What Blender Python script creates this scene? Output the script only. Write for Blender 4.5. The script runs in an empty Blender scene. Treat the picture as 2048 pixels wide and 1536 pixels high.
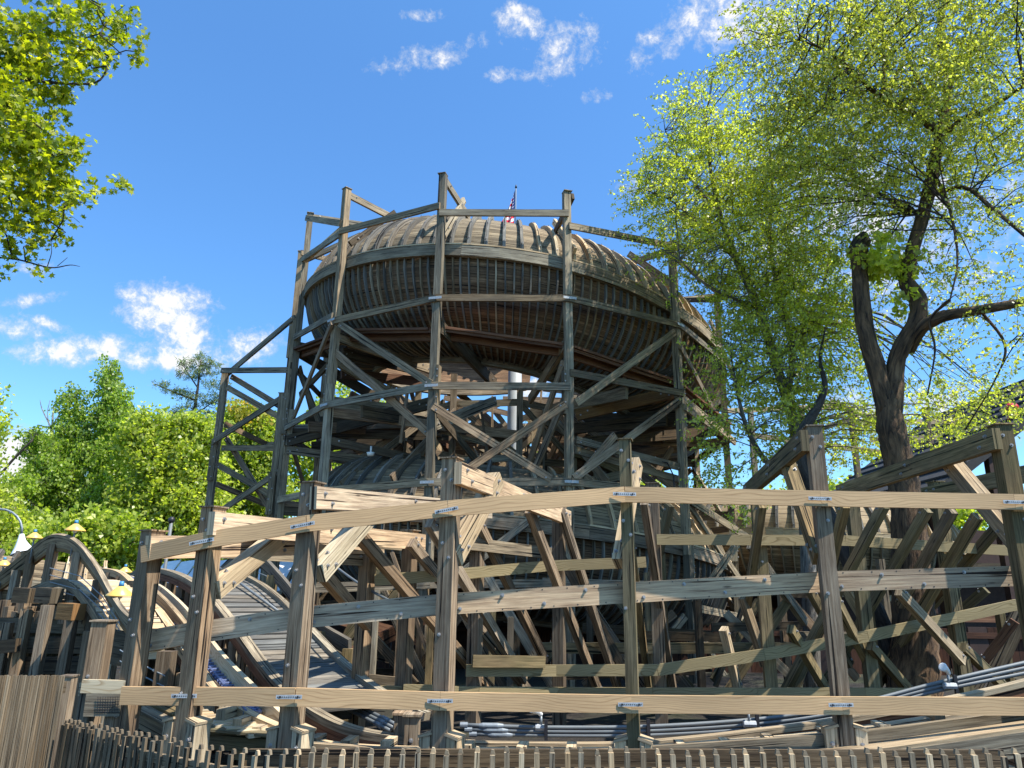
import bpy, math, random
import numpy as np
from mathutils import Vector, Matrix
random.seed(7); rng = np.random.default_rng(11)
R = math.radians
C = bpy.context.scene.collection
scn = bpy.context.scene
EYE = 1.65
# ------------------------------------------------------------------ camera
FPX = 1450.0; PITCH = R(15.67); ROLL = 0.0137
_F = Vector((0, math.cos(PITCH), math.sin(PITCH)))
_u0 = Vector((0, -math.sin(PITCH), math.cos(PITCH))); _r0 = Vector((1, 0, 0))
_R = _r0*math.cos(ROLL) + _u0*math.sin(ROLL)
_U = -_r0*math.sin(ROLL) + _u0*math.cos(ROLL)
cd = bpy.data.cameras.new('camera'); cam = bpy.data.objects.new('camera', cd); C.objects.link(cam)
cd.sensor_width = 36; cd.lens = 36*FPX/2048; cd.clip_end = 2000; cd.clip_start = 0.05
M = Matrix((( _R.x, _U.x, -_F.x, 0), (_R.y, _U.y, -_F.y, 0), (_R.z, _U.z, -_F.z, EYE), (0, 0, 0, 1)))
cam.matrix_world = M
scn.camera = cam
# ------------------------------------------------------------------ light
SUN_EL = R(57); SUN_AZ = R(116)          # azimuth clockwise from +Y (the view direction)
sd = Vector((math.sin(SUN_AZ)*math.cos(SUN_EL), math.cos(SUN_AZ)*math.cos(SUN_EL), math.sin(SUN_EL)))
ld = bpy.data.lights.new('sun', 'SUN'); ld.energy = 5.0; ld.angle = R(0.5); ld.color = (1, .95, .87)
lo = bpy.data.objects.new('sun', ld); C.objects.link(lo); lo.rotation_euler = sd.to_track_quat('Z', 'Y').to_euler()
scn.view_settings.view_transform = 'Standard'; scn.view_settings.look = 'None'
scn.view_settings.exposure = 0.78; scn.view_settings.gamma = 1; scn.view_settings.use_curve_mapping = False
scn.cycles.max_bounces = 6; scn.cycles.transparent_max_bounces = 6

def at(px, py, Y):
    d = _F + _R*((px-1024)/FPX) + _U*((768-py)/FPX)
    return Vector((0, 0, EYE)) + d*(Y/d.y)
def pdir(px, py):
    d = _F + _R*((px-1024)/FPX) + _U*((768-py)/FPX); return d.normalized()
def zat(Y, px, py): return at(px, py, Y).z

class N:                                    # tiny node helper
    def __init__(s, tree): s.t = tree; s.n = tree.nodes; s.l = tree.links
    def new(s, typ, **kw):
        x = s.n.new(typ)
        for k, v in kw.items(): setattr(x, k, v)
        return x
    def put(s, sock, val):
        if isinstance(val, (int, float, tuple, list, Vector)): sock.default_value = val
        else: s.l.new(val, sock)
    def math(s, op, a, b=0.0, c=None, clamp=False):
        x = s.new('ShaderNodeMath', operation=op, use_clamp=clamp); s.put(x.inputs[0], a); s.put(x.inputs[1], b)
        if c is not None: s.put(x.inputs[2], c)
        return x.outputs[0]
    def dot(s, a, b):
        x = s.new('ShaderNodeVectorMath', operation='DOT_PRODUCT'); s.put(x.inputs[0], a); s.put(x.inputs[1], b); return x.outputs['Value']
    def noise(s, vec, scale, detail=3, rough=.5, dist=0):
        x = s.new('ShaderNodeTexNoise'); s.put(x.inputs['Vector'], vec); x.inputs['Scale'].default_value = scale
        x.inputs['Detail'].default_value = detail; x.inputs['Roughness'].default_value = rough; x.inputs['Distortion'].default_value = dist
        return x.outputs['Fac']
    def scale(s, vec, sc):
        x = s.new('ShaderNodeVectorMath', operation='MULTIPLY'); s.put(x.inputs[0], vec); x.inputs[1].default_value = sc; return x.outputs[0]
    def ramp(s, fac, stops):
        x = s.new('ShaderNodeValToRGB'); s.put(x.inputs[0], fac); e = x.color_ramp.elements
        while len(e) < len(stops): e.new(.5)
        for i, (p, c) in enumerate(stops):
            e[i].position = p; e[i].color = (c[0], c[1], c[2], 1) if not isinstance(c, (int, float)) else (c, c, c, 1)
        return x.outputs[0]
    def mix(s, fac, a, b, mode='MIX'):
        x = s.new('ShaderNodeMix', data_type='RGBA', blend_type=mode)
        s.put(x.inputs[0], fac)
        for k, v in ((6, a), (7, b)):
            if isinstance(v, (tuple, list)) and len(v) == 3: v = (*v, 1)
            s.put(x.inputs[k], v)
        return x.outputs[2]

# ------------------------------------------------------------------ world: sky and clouds
w = bpy.data.worlds.new("World"); scn.world = w; w.use_nodes = True
n = N(w.node_tree); n.n.clear()
SKY = 0.15
sky = n.new('ShaderNodeTexSky', sky_type='NISHITA', sun_disc=False)
sky.sun_elevation = SUN_EL; sky.sun_rotation = SUN_AZ; sky.air_density = 1.0; sky.dust_density = .5; sky.ozone_density = 2.2
tc = n.new('ShaderNodeTexCoord')
D = tc.outputs['Generated']
# (px, py, half width px, half height px, angle, strength) : where the clouds stand in the sky, as world directions
clouds = [(345, 597, 68, 26, 6, .95), (355, 655, 78, 42, 30, .95), (160, 700, 100, 24, -4, .9), (320, 715, 100, 26, 8, .85),
          (495, 690, 60, 34, -10, .62), (25, 655, 60, 22, 12, .7), (95, 650, 50, 14, 20, .5), (60, 540, 70, 16, 0, .45), (60, 600, 80, 14, -10, .42), (30, 930, 90, 60, 0, .95), (100, 960, 60, 90, 0, .7),
          (860, 115, 100, 24, -12, .50), (1035, 42, 50, 28, 20, .60), (1130, 100, 80, 50, -20, .44), (1195, 190, 26, 14, 0, .62), (960, 85, 50, 20, -10, .5),
          (1385, 60, 120, 50, -30, .48), (1300, 75, 26, 16, 0, .6), (1480, 30, 120, 60, 0, .6), (1270, 375, 40, 18, 0, .5), (1060, 775, 60, 30, 0, .6), (1700, 450, 300, 200, 0, .45), (850, 30, 60, 12, 0, .35), (1030, 150, 60, 14, 0, .4),
          (1900, 820, 260, 60, 0, .5)]
nz = n.noise(D, 30, 9, .64, .3); nz2 = n.noise(D, 90, 6, .7, .3)
nzs = n.math('ADD', n.math('MULTIPLY', n.math('SUBTRACT', nz, .5), 2.9), n.math('MULTIPLY', n.math('SUBTRACT', nz2, .5), 1.8))
mx = None
for (px, py, a, b, ang, st) in clouds:
    c = pdir(px, py); ex = (pdir(px+10, py)-pdir(px-10, py)).normalized(); ey = c.cross(ex)
    ca, sa = math.cos(R(ang)), math.sin(R(ang))
    e1 = ex*ca+ey*sa; e2 = ey*ca-ex*sa
    k = (FPX**2/(FPX**2+(px-1024)**2+(py-768)**2))**.5/FPX
    u = n.math('MULTIPLY', n.dot(D, e1), 1/(a*k)); v = n.math('MULTIPLY', n.dot(D, e2), 1/(b*k))
    rr = n.math('ADD', n.math('MULTIPLY', u, u), n.math('MULTIPLY', v, v))
    val = n.math('SUBTRACT', st+.10, n.math('MULTIPLY', rr, .50))
    f = n.math('GREATER_THAN', n.dot(D, c), 0.3)
    val = n.math('MULTIPLY', n.math('ADD', val, 3), f)
    mx = val if mx is None else n.math('MAXIMUM', mx, val)
dens = n.math('ADD', n.math('SUBTRACT', mx, 3), nzs)
mask = n.ramp(dens, [(.05, 0), (.6, .45), (1.2, .97)])
# a little whitening toward the horizon
sep = n.new('ShaderNodeSeparateXYZ'); n.l.new(D, sep.inputs[0])
skyc = n.mix(.68, sky.outputs[0], n.mix(1, sky.outputs[0], (.47, 1.02, 1.30), 'MULTIPLY'))
skyc = n.mix(1, skyc, n.ramp(sep.outputs[2], [(0, (.98, .88, .84)), (.30, (.76, .78, .86)), (.62, (.84, .87, .95)), (.80, (.98, .99, 1.02))]), 'MULTIPLY')
shade = n.ramp(dens, [(.35, (4.1, 4.5, 5.0)), (.9, (6.2, 6.2, 6.2))])
col = n.mix(mask, skyc, n.mix(1, (1, 1, 1), n.ramp(dens, [(.3, (.62, .70, .80)), (.8, (.95, .96, .97))]), 'MULTIPLY'))
# clouds are scaled up to the sky's brightness
cl = n.mix(1, n.ramp(dens, [(.3, (.60, .68, .80)), (.85, (1, 1, 1))]), (4.05, 4.05, 4.05), 'MULTIPLY')
col = n.mix(mask, skyc, cl)
bg = n.new('ShaderNodeBackground'); n.l.new(col, bg.inputs[0]); bg.inputs[1].default_value = SKY
ow = n.new('ShaderNodeOutputWorld'); n.l.new(bg.outputs[0], ow.inputs[0])

# ------------------------------------------------------------------ materials
def mat(name):
    m = bpy.data.materials.new(name); m.use_nodes = True; k = N(m.node_tree); k.n.clear()
    o = k.new('ShaderNodeOutputMaterial'); b = k.new('ShaderNodeBsdfPrincipled'); k.l.new(b.outputs[0], o.inputs[0])
    return m, k, b, o
def wood(name, light, mid, dark, crack=1.0, rough=.85, stain=.5, moss=0.0, staves=0.0):
    m, k, b, o = mat(name)
    uv = k.new('ShaderNodeUVMap').outputs[0]
    g1 = k.noise(k.scale(uv, (1.5, 42, 1)), 1.0, 6, .65, .35)
    g2 = k.noise(k.scale(uv, (3.5, 120, 1)), 1.0, 4, .7)
    lo_ = k.noise(k.scale(uv, (.9, 3.0, 1)), 1.0, 4, .6)
    piece = k.noise(k.scale(uv, (.06, .01, 1)), 1.0, 1, .5)
    g3 = k.noise(k.scale(uv, (2.2, 9, 1)), 1.0, 3, .5, .8)
    grain = k.math('ADD', k.math('ADD', k.math('MULTIPLY', g1, .5), k.math('MULTIPLY', g2, .32)), k.math('MULTIPLY', g3, .18))
    c = k.ramp(grain, [(.355, dark), (.47, mid), (.59, light)])
    pv = k.ramp(piece, [(.30, .50), (.5, .92), (.72, 1.30)])
    c = k.mix(1, c, pv, 'MULTIPLY')
    hue = k.ramp(k.noise(k.scale(uv, (.045, .02, 1)), 1.7, 1), [(.35, (1.08, .97, .86)), (.65, (.94, 1.0, 1.08))])
    c = k.mix(1, c, hue, 'MULTIPLY')
    c = k.mix(1, c, (1.03, .965, .82), 'MULTIPLY')
    st = k.ramp(lo_, [(.36, 1.0), (.56, 0)])
    c = k.mix(k.math('MULTIPLY', st, stain), c, tuple(x*.38 for x in mid))
    cr = k.noise(k.scale(uv, (.55, 34, 1)), 1.0, 3, .55, .5)
    crm = k.ramp(cr, [(.37, 1), (.40, 0)])
    c = k.mix(k.math('MULTIPLY', crm, crack), c, tuple(x*.22 for x in dark))
    vo = k.new('ShaderNodeTexVoronoi'); k.put(vo.inputs['Vector'], k.scale(uv, (1.7, 7.5, 1))); vo.inputs['Scale'].default_value = 1.0
    kn = k.ramp(vo.outputs['Distance'], [(.04, 1), (.09, 0)])
    c = k.mix(k.math('MULTIPLY', kn, .75), c, tuple(x*.35 for x in dark))
    if moss:
        ms = k.ramp(k.noise(k.scale(uv, (1.3, 2.2, 1)), 1.3, 4, .6), [(.42, 0), (.62, 1)])
        c = k.mix(k.math('MULTIPLY', ms, moss), c, (.10, .115, .04))
    hgt = k.math('SUBTRACT', grain, k.math('MULTIPLY', crm, .8))
    if staves:
        sx = k.new('ShaderNodeSeparateXYZ'); k.l.new(uv, sx.inputs[0])
        v = k.math('DIVIDE', sx.outputs[1], staves)
        fr = k.math('FRACT', v); fl = k.math('FLOOR', v)
        seam = k.math('LESS_THAN', fr, .09)
        cmb = k.new('ShaderNodeCombineXYZ'); k.put(cmb.inputs[0], k.math('MULTIPLY', sx.outputs[0], .35)); k.put(cmb.inputs[1], k.math('MULTIPLY', fl, 7.31))
        pl = k.ramp(k.noise(cmb.outputs[0], 1.0, 2), [(.3, .45), (.5, .9), (.7, 1.45)])
        c = k.mix(1, c, pl, 'MULTIPLY')
        c = k.mix(k.math('MULTIPLY', seam, .8), c, tuple(x*.15 for x in dark))
        hgt = k.math('SUBTRACT', hgt, seam)
    k.put(b.inputs['Base Color'], c); b.inputs['Roughness'].default_value = rough; b.inputs['Specular IOR Level'].default_value = .25
    bp = k.new('ShaderNodeBump'); bp.inputs['Strength'].default_value = .55; bp.inputs['Distance'].default_value = .008
    k.put(bp.inputs['Height'], hgt); k.l.new(bp.outputs[0], b.inputs['Normal'])
    return m
def newwood(name, a, bcol, rings=1.0):
    m, k, b, o = mat(name)
    uv = k.new('ShaderNodeUVMap').outputs[0]
    dist = k.noise(k.scale(uv, (.9, 3.5, 1)), 1.0, 2, .5)
    sx = k.new('ShaderNodeSeparateXYZ'); k.l.new(uv, sx.inputs[0])
    y = k.math('ADD', k.math('MULTIPLY', sx.outputs[1], 26), k.math('MULTIPLY', dist, 13*rings))
    wv = k.math('FRACT', k.math('MULTIPLY', y, 1.6))
    c = k.ramp(wv, [(0, a), (.62, a), (.9, bcol), (1, a)])
    fine = k.noise(k.scale(uv, (4, 150, 1)), 1.0, 3, .6)
    c = k.mix(1, c, k.ramp(fine, [(.3, .82), (.7, 1.1)]), 'MULTIPLY')
    c = k.mix(1, c, k.ramp(k.noise(k.scale(uv, (.8, 2.0, 1)), 1.0, 3), [(.3, .80), (.7, 1.12)]), 'MULTIPLY')
    vo = k.new('ShaderNodeTexVoronoi'); k.put(vo.inputs['Vector'], k.scale(uv, (.9, 5, 1))); vo.inputs['Scale'].default_value = 1.0
    c = k.mix(k.math('MULTIPLY', k.ramp(vo.outputs['Distance'], [(.04, 1), (.09, 0)]), .8), c, tuple(x*.4 for x in bcol))
    k.put(b.inputs['Base Color'], c); b.inputs['Roughness'].default_value = .75; b.inputs['Specular IOR Level'].default_value = .3
    bp = k.new('ShaderNodeBump'); bp.inputs['Strength'].default_value = .25; bp.inputs['Distance'].default_value = .003
    k.put(bp.inputs['Height'], fine); k.l.new(bp.outputs[0], b.inputs['Normal'])
    return m
def plain(name, colr, rough=.6, metal=0.0, var=.25, sc=8, bump=.0):
    m, k, b, o = mat(name)
    tcn = k.new('ShaderNodeTexCoord').outputs['Object']
    f = k.noise(tcn, sc, 5, .6)
    k.put(b.inputs['Base Color'], k.mix(1, (*colr, 1), k.ramp(f, [(.3, 1-var), (.7, 1+var)]), 'MULTIPLY'))
    b.inputs['Roughness'].default_value = rough; b.inputs['Metallic'].default_value = metal
    if bump:
        bp = k.new('ShaderNodeBump'); bp.inputs['Strength'].default_value = bump; k.put(bp.inputs['Height'], f); k.l.new(bp.outputs[0], b.inputs['Normal'])
    return m
def leafmat(name, c1, c2, c3, trans=.5, gloss=.035):
    m, k, b, o = mat(name)
    k.n.remove(b)
    g = k.new('ShaderNodeNewGeometry')
    pos = k.noise(g.outputs['Position'], .9, 2)
    f = k.math('ADD', k.math('MULTIPLY', g.outputs['Random Per Island'], .75), k.math('MULTIPLY', k.math('SUBTRACT', pos, .35), .6), clamp=True)
    c = k.ramp(f, [(.05, c1), (.5, c2), (.95, c3)])
    d = k.new('ShaderNodeBsdfDiffuse'); k.put(d.inputs[0], c)
    t = k.new('ShaderNodeBsdfTranslucent'); k.put(t.inputs[0], k.mix(1, c, (1.75, 1.9, .7), 'MULTIPLY'))
    x = k.new('ShaderNodeMixShader'); x.inputs[0].default_value = trans; k.l.new(d.outputs[0], x.inputs[1]); k.l.new(t.outputs[0], x.inputs[2])
    gl = k.new('ShaderNodeBsdfGlossy'); gl.inputs['Roughness'].default_value = .42
    y = k.new('ShaderNodeMixShader'); y.inputs[0].default_value = gloss; k.l.new(x.outputs[0], y.inputs[1]); k.l.new(gl.outputs[0], y.inputs[2])
    k.l.new(y.outputs[0], o.inputs[0])
    return m
def bark(name, a, bcol):
    m, k, b, o = mat(name)
    uv = k.new('ShaderNodeUVMap').outputs[0]
    f = k.noise(k.scale(uv, (16, 2.6, 1)), 1.0, 6, .65, .6); f2 = k.noise(k.scale(uv, (1.2, .8, 1)), 1.0, 3)
    c = k.ramp(f, [(.36, a), (.62, bcol)]); c = k.mix(1, c, k.ramp(f2, [(.3, .6), (.7, 1.35)]), 'MULTIPLY')
    k.put(b.inputs['Base Color'], c); b.inputs['Roughness'].default_value = .95
    bp = k.new('ShaderNodeBump'); bp.inputs['Strength'].default_value = 1; bp.inputs['Distance'].default_value = .05
    k.put(bp.inputs['Height'], f); k.l.new(bp.outputs[0], b.inputs['Normal'])
    return m
W_GREY = wood('weathered_grey_wood', (.43, .38, .30), (.235, .20, .155), (.07, .055, .04))
W_BROWN = wood('weathered_brown_wood', (.41, .335, .26), (.225, .17, .125), (.068, .048, .034), stain=.5)
W_OLIVE = wood('mossy_green_wood', (.36, .29, .18), (.19, .152, .092), (.06, .048, .028), moss=.22)
W_BEAM = wood('silvered_heavy_beam_wood', (.70, .59, .46), (.46, .365, .28), (.15, .095, .065), stain=.3)
W_DARK = wood('shaded_dark_wood', (.16, .13, .095), (.085, .066, .046), (.03, .022, .016))  # dark copy of the weathered wood, interior shade put into the colour
W_FENCE = wood('grey_brown_fence_wood', (.25, .21, .165), (.145, .12, .09), (.05, .04, .03))
W_RED = wood('red_brown_plank_wood', (.22, .12, .075), (.14, .07, .045), (.06, .028, .018), stain=.3)
W_PALE = wood('sunlit_bleached_wood', (.66, .56, .42), (.44, .36, .26), (.16, .12, .08), stain=.2)  # light copy of the weathered wood, sunlight put into the colour
W_RUST = wood('orange_brown_new_wood', (.34, .20, .09), (.24, .13, .055), (.12, .06, .025), crack=.3, stain=.2)
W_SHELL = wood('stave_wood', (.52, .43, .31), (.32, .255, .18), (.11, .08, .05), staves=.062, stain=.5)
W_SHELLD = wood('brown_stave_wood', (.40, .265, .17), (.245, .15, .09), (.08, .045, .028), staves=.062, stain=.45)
W_RIB = wood('blue_grey_rib_wood', (.27, .27, .265), (.155, .155, .155), (.06, .058, .06), stain=.4)
W_TAN = newwood('new_tan_lumber', (.57, .375, .195), (.40, .245, .12), .55)
W_OLV = newwood('green_treated_lumber', (.30, .235, .12), (.17, .125, .055), .8)
W_CREAM = newwood('pale_new_lumber', (.60, .50, .33), (.42, .30, .17))
STEEL = plain('galvanised_steel', (.24, .27, .29), .5, .3, .15, 30)
STEELP = plain('painted_grey_steel', (.14, .155, .16), .55, .1, .15, 3)
PLATE = plain('zinc_mending_plate', (.40, .42, .43), .6, .15, .25, 40)
MAST = plain('pale_mast_paint', (.46, .49, .50), .5, 0, .12, 3)
BOLT = plain('zinc_bolt', (.34, .33, .32), .5, .5, .3, 60)
BLACK = plain('black_plastic', (.02, .02, .025), .5)
WHITE = plain('white_paint', (.78, .78, .76), .5, 0, .08)
BLUE = plain('blue_plastic', (.05, .22, .42), .5)
YEL = plain('yellow_enamel', (.85, .52, .12), .4, 0, .06)
GREEN = plain('green_paint', (.02, .35, .22), .5)
CHAIN = plain('blue_steel_chain', (.17, .21, .36), .4, .6, .2, 40)
REDP = plain('red_paint', (.62, .03, .04), .45)
ROOFD = plain('dark_metal_roof', (.03, .03, .03), .85)
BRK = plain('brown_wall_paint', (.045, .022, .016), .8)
W_DRED = wood('shaded_red_wood', (.10, .045, .028), (.06, .026, .017), (.025, .012, .008))  # darker copy of the red plank wood, shade painted into it
BARK1 = bark('furrowed_dark_bark', (.016, .009, .005), (.17, .10, .05))
BARK2 = bark('light_grey_bark', (.07, .06, .05), (.27, .24, .20))
BARK3 = bark('dark_thin_bark', (.02, .016, .013), (.09, .07, .055))

# ------------------------------------------------------------------ mesh builder
ORG = {}
class MB:
    def __init__(s): s.v = []; s.f = []; s.uv = []; s.m = []
    def quadstrip(s): pass
    def face(s, idx, uvs, m=0): s.f.append(idx); s.uv.extend(uvs); s.m.append(m)
    def beam(s, a, b, w, h, up=None, m=0, taper=1.0):
        a = Vector(a); b = Vector(b); x = b-a; L = x.length
        if L < 1e-6: return s
        x /= L
        if up is None: up = Vector((0, 0, 1)) if abs(x.z) < .9 else Vector((0, 1, 0))
        up = Vector(up); sd_ = x.cross(up).normalized(); u = sd_.cross(x).normalized()
        i = len(s.v)
        for p, t in ((a, 1), (b, taper)):
            for sw, sh in ((-1, -1), (1, -1), (1, 1), (-1, 1)):
                s.v.append(p+sd_*(sw*w/2*t)+u*(sh*h/2*t))
        ou = random.uniform(0, 900); ov = random.uniform(0, 90)
        for k in range(4):
            k2 = (k+1) % 4; wd = w if k % 2 == 0 else h; v0 = ov+k*.7
            s.face((i+k, i+k2, i+4+k2, i+4+k), [(ou, v0), (ou, v0+wd), (ou+L, v0+wd), (ou+L, v0)], m)
        e = .02
        s.face((i+3, i+2, i+1, i), [(ou, ov), (ou, ov+w), (ou+e, ov+w), (ou+e, ov)], m)
        s.face((i+4, i+5, i+6, i+7), [(ou, ov), (ou, ov+w), (ou+e, ov+w), (ou+e, ov)], m)
        return s
    def sweep(s, pts, w, h, up=(0, 0, 1), m=0, ups=None, cap=True):
        pts = [Vector(p) for p in pts]; nP = len(pts); i0 = len(s.v); L = 0
        ou = random.uniform(0, 900); ov = random.uniform(0, 90); us = []
        for j, p in enumerate(pts):
            t = (pts[min(j+1, nP-1)]-pts[max(j-1, 0)]).normalized()
            U_ = Vector(ups[j]) if ups else Vector(up)
            sd_ = t.cross(U_).normalized(); u = sd_.cross(t).normalized()
            for sw, sh in ((-1, -1), (1, -1), (1, 1), (-1, 1)): s.v.append(p+sd_*(sw*w/2)+u*(sh*h/2))
            if j: L += (p-pts[j-1]).length
            us.append(ou+L)
        for j in range(nP-1):
            for k in range(4):
                k2 = (k+1) % 4; wd = w if k % 2 == 0 else h; v0 = ov+k*.7; a = i0+4*j; b = a+4
                s.face((a+k, a+k2, b+k2, b+k), [(us[j], v0), (us[j], v0+wd), (us[j+1], v0+wd), (us[j+1], v0)], m)
        if cap:
            s.face((i0+3, i0+2, i0+1, i0), [(0, 0), (0, .1), (.02, .1), (.02, 0)], m)
            e = i0+4*(nP-1); s.face((e, e+1, e+2, e+3), [(0, 0), (0, .1), (.02, .1), (.02, 0)], m)
        return s
    def tube(s, pts, rad, nn=8, m=0, rough=0.0, cap=True):
        pts = [Vector(p) for p in pts]; i0 = len(s.v); L = 0; ov = random.uniform(0, 50); ls = []
        for j, p in enumerate(pts):
            t = (pts[min(j+1, len(pts)-1)]-pts[max(j-1, 0)]).normalized()
            ref = Vector((0, 1, 0)) if abs(t.y) < .9 else Vector((1, 0, 0))
            a = t.cross(ref).normalized(); b = t.cross(a)
            r = rad[j] if isinstance(rad, (list, tuple)) else rad
            for k in range(nn):
                an = 2*math.pi*k/nn; rr = r*(1+rough*random.uniform(-1, 1)) if rough else r
                s.v.append(p+a*(math.cos(an)*rr)+b*(math.sin(an)*rr))
            if j: L += (p-pts[j-1]).length
            ls.append(L+ov)
        for j in range(len(pts)-1):
            for k in range(nn):
                k2 = (k+1) % nn; a = i0+nn*j; b = a+nn
                r = rad[j] if isinstance(rad, (list, tuple)) else rad
                c0 = k/nn*6.28*max(r, .05); c1 = (k+1)/nn*6.28*max(r, .05)
                s.face((a+k, b+k, b+k2, a+k2), [(c0, ls[j]), (c0, ls[j+1]), (c1, ls[j+1]), (c1, ls[j])], m)
        if cap:
            s.face(tuple(i0+k for k in range(nn)), [(0, 0)]*nn, m)
            e = i0+nn*(len(pts)-1); s.face(tuple(e+k for k in range(nn-1, -1, -1)), [(0, 0)]*nn, m)
        return s
    def bolt(s, p, nrm, r=.016, m=1):
        r *= .72
        p = Vector(p); nrm = Vector(nrm).normalized()
        s.tube([p-nrm*.004, p+nrm*.005], r*1.45, 10, m); s.tube([p+nrm*.005, p+nrm*.02], r*.85, 6, m)
        return s
    def poly(s, pts, m=0):
        i = len(s.v); pts = [Vector(p) for p in pts]; s.v.extend(pts)
        e = (pts[1]-pts[0]).normalized(); nn_ = (pts[1]-pts[0]).cross(pts[-1]-pts[0]).normalized(); g = nn_.cross(e)
        s.face(tuple(range(i, i+len(pts))), [((p-pts[0]).dot(e), (p-pts[0]).dot(g)) for p in pts], m)
        return s
    def slab(s, pts, thick, m=0):            # extruded polygon
        pts = [Vector(p) for p in pts]; nn_ = (pts[1]-pts[0]).cross(pts[2]-pts[1]).normalized()*thick
        q = [p-nn_ for p in pts]; s.poly(pts, m); s.poly(q[::-1], m)
        for i in range(len(pts)):
            j = (i+1) % len(pts); s.poly([pts[j], pts[i], q[i], q[j]], m)
        return s
    def build(s, name, mats, parent=None, smooth=False):
        if not isinstance(mats, (list, tuple)): mats = [mats]
        org = ORG.get(parent.name, Vector((0, 0, 0))) if parent else Vector((0, 0, 0))
        me = bpy.data.meshes.new(name); me.from_pydata([(v-org)[:] for v in s.v], [], s.f)
        ul = me.uv_layers.new(name='UVMap'); ul.data.foreach_set('uv', [c for uv in s.uv for c in uv])
        for mm in mats: me.materials.append(mm)
        me.polygons.foreach_set('material_index', s.m)
        if smooth: me.polygons.foreach_set('use_smooth', [True]*len(me.polygons))
        o = bpy.data.objects.new(name, me); C.objects.link(o)
        if parent: o.parent = parent
        ORG[o.name] = org
        return o
def thing(name, label, cat, loc, group=None):
    o = bpy.data.objects.new(name, None); C.objects.link(o); o.location = loc; o.empty_display_size = .2
    o['label'] = label; o['category'] = cat
    if group: o['group'] = group
    ORG[o.name] = Vector(loc); return o
def tag(o, label, cat, group=None):
    o['label'] = label; o['category'] = cat
    if group: o['group'] = group
    return o
def member(name, a, b, w, h, mt, parent, up=None, bolts=0, bn=None):
    mb = MB(); mb.beam(a, b, w, h, up)
    if bolts:
        a = Vector(a); b = Vector(b); x = (b-a).normalized()
        nrm = Vector(bn) if bn else Vector((0, -1, 0))
        nrm = (nrm-x*nrm.dot(x)).normalized(); u = x.cross(nrm)
        off = w/2 if up is None or bn is None else w/2
        for e, sg in ((a, 1), (b, -1)):
            for q in range(bolts):
                mb.bolt(e+x*sg*(.09+.16*q)+nrm*(off+.001)+u*((-1)**q*.028), nrm)
    return mb.build(name, [mt, BOLT], parent)
def jit(a): return random.uniform(-a, a)

# ------------------------------------------------------------------ ground
def grid_ground():
    mb = MB(); xs = [-400, -60, -20, -8, 0, 8, 20, 60, 400]; ys = [-40, -5, 2, 5, 8, 12, 18, 30, 60, 500]
    for y in ys:
        for x in xs: mb.v.append(Vector((x, y, 0)))
    for j in range(len(ys)-1):
        for i in range(len(xs)-1):
            a = j*len(xs)+i; q = (a, a+1, a+len(xs)+1, a+len(xs)); mb.face(q, [(mb.v[k].x, mb.v[k].y) for k in q])
    m, k, b, o = mat('shade_dark_ground'); p = k.new('ShaderNodeTexCoord').outputs['Object']  # ground colour kept near black, standing in for shade under the timbers
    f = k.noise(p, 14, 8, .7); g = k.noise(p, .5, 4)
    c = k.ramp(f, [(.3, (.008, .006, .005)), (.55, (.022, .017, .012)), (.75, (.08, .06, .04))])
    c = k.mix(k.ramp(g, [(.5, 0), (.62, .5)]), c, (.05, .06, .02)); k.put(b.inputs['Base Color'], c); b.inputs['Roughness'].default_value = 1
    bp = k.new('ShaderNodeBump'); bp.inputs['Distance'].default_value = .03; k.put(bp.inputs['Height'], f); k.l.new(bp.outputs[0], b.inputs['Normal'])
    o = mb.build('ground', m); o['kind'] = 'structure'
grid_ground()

# ================================================================== TOWER
TC = Vector((-.21, 17.7, 0))
TP = {0: (-5.12, 16.4), 1: (-3.67, 14.15), 2: (-1.455, 12.97), 3: (1.05, 12.95), 4: (3.42, 14.3), 5: (4.95, 16.4),
      6: (4.9, 19.0), 7: (3.3, 21.2), 8: (1.1, 22.4), 9: (-1.5, 22.4), 10: (-3.7, 21.2), 11: (-5.1, 19.0)}
tower = thing('coaster_tower', 'tall weathered grey timber scaffold tower of posts and cross braces carrying the barrel shaped chutes', 'tower', (TC.x, TC.y, 0))
def tp(i, px=None, py=None, z=None, off=0.0):
    x, y = TP[i]
    if z is None: z = zat(y, px, py)
    v = Vector((x, y, 0)) - Vector((TC.x, TC.y, 0)); v = v.normalized()*off
    return Vector((x+v.x, y+v.y, z))
tops = {0: zat(16.4, 620, 428), 1: zat(14.15, 693, 379), 2: zat(12.97, 885, 350), 3: zat(12.95, 1135, 385), 4: zat(14.3, 1343, 486), 5: zat(16.4, 1440, 595),
        6: 6.0, 7: 6.2, 8: 6.8, 9: 7.4, 10: 8.0, 11: 8.6}
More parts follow.
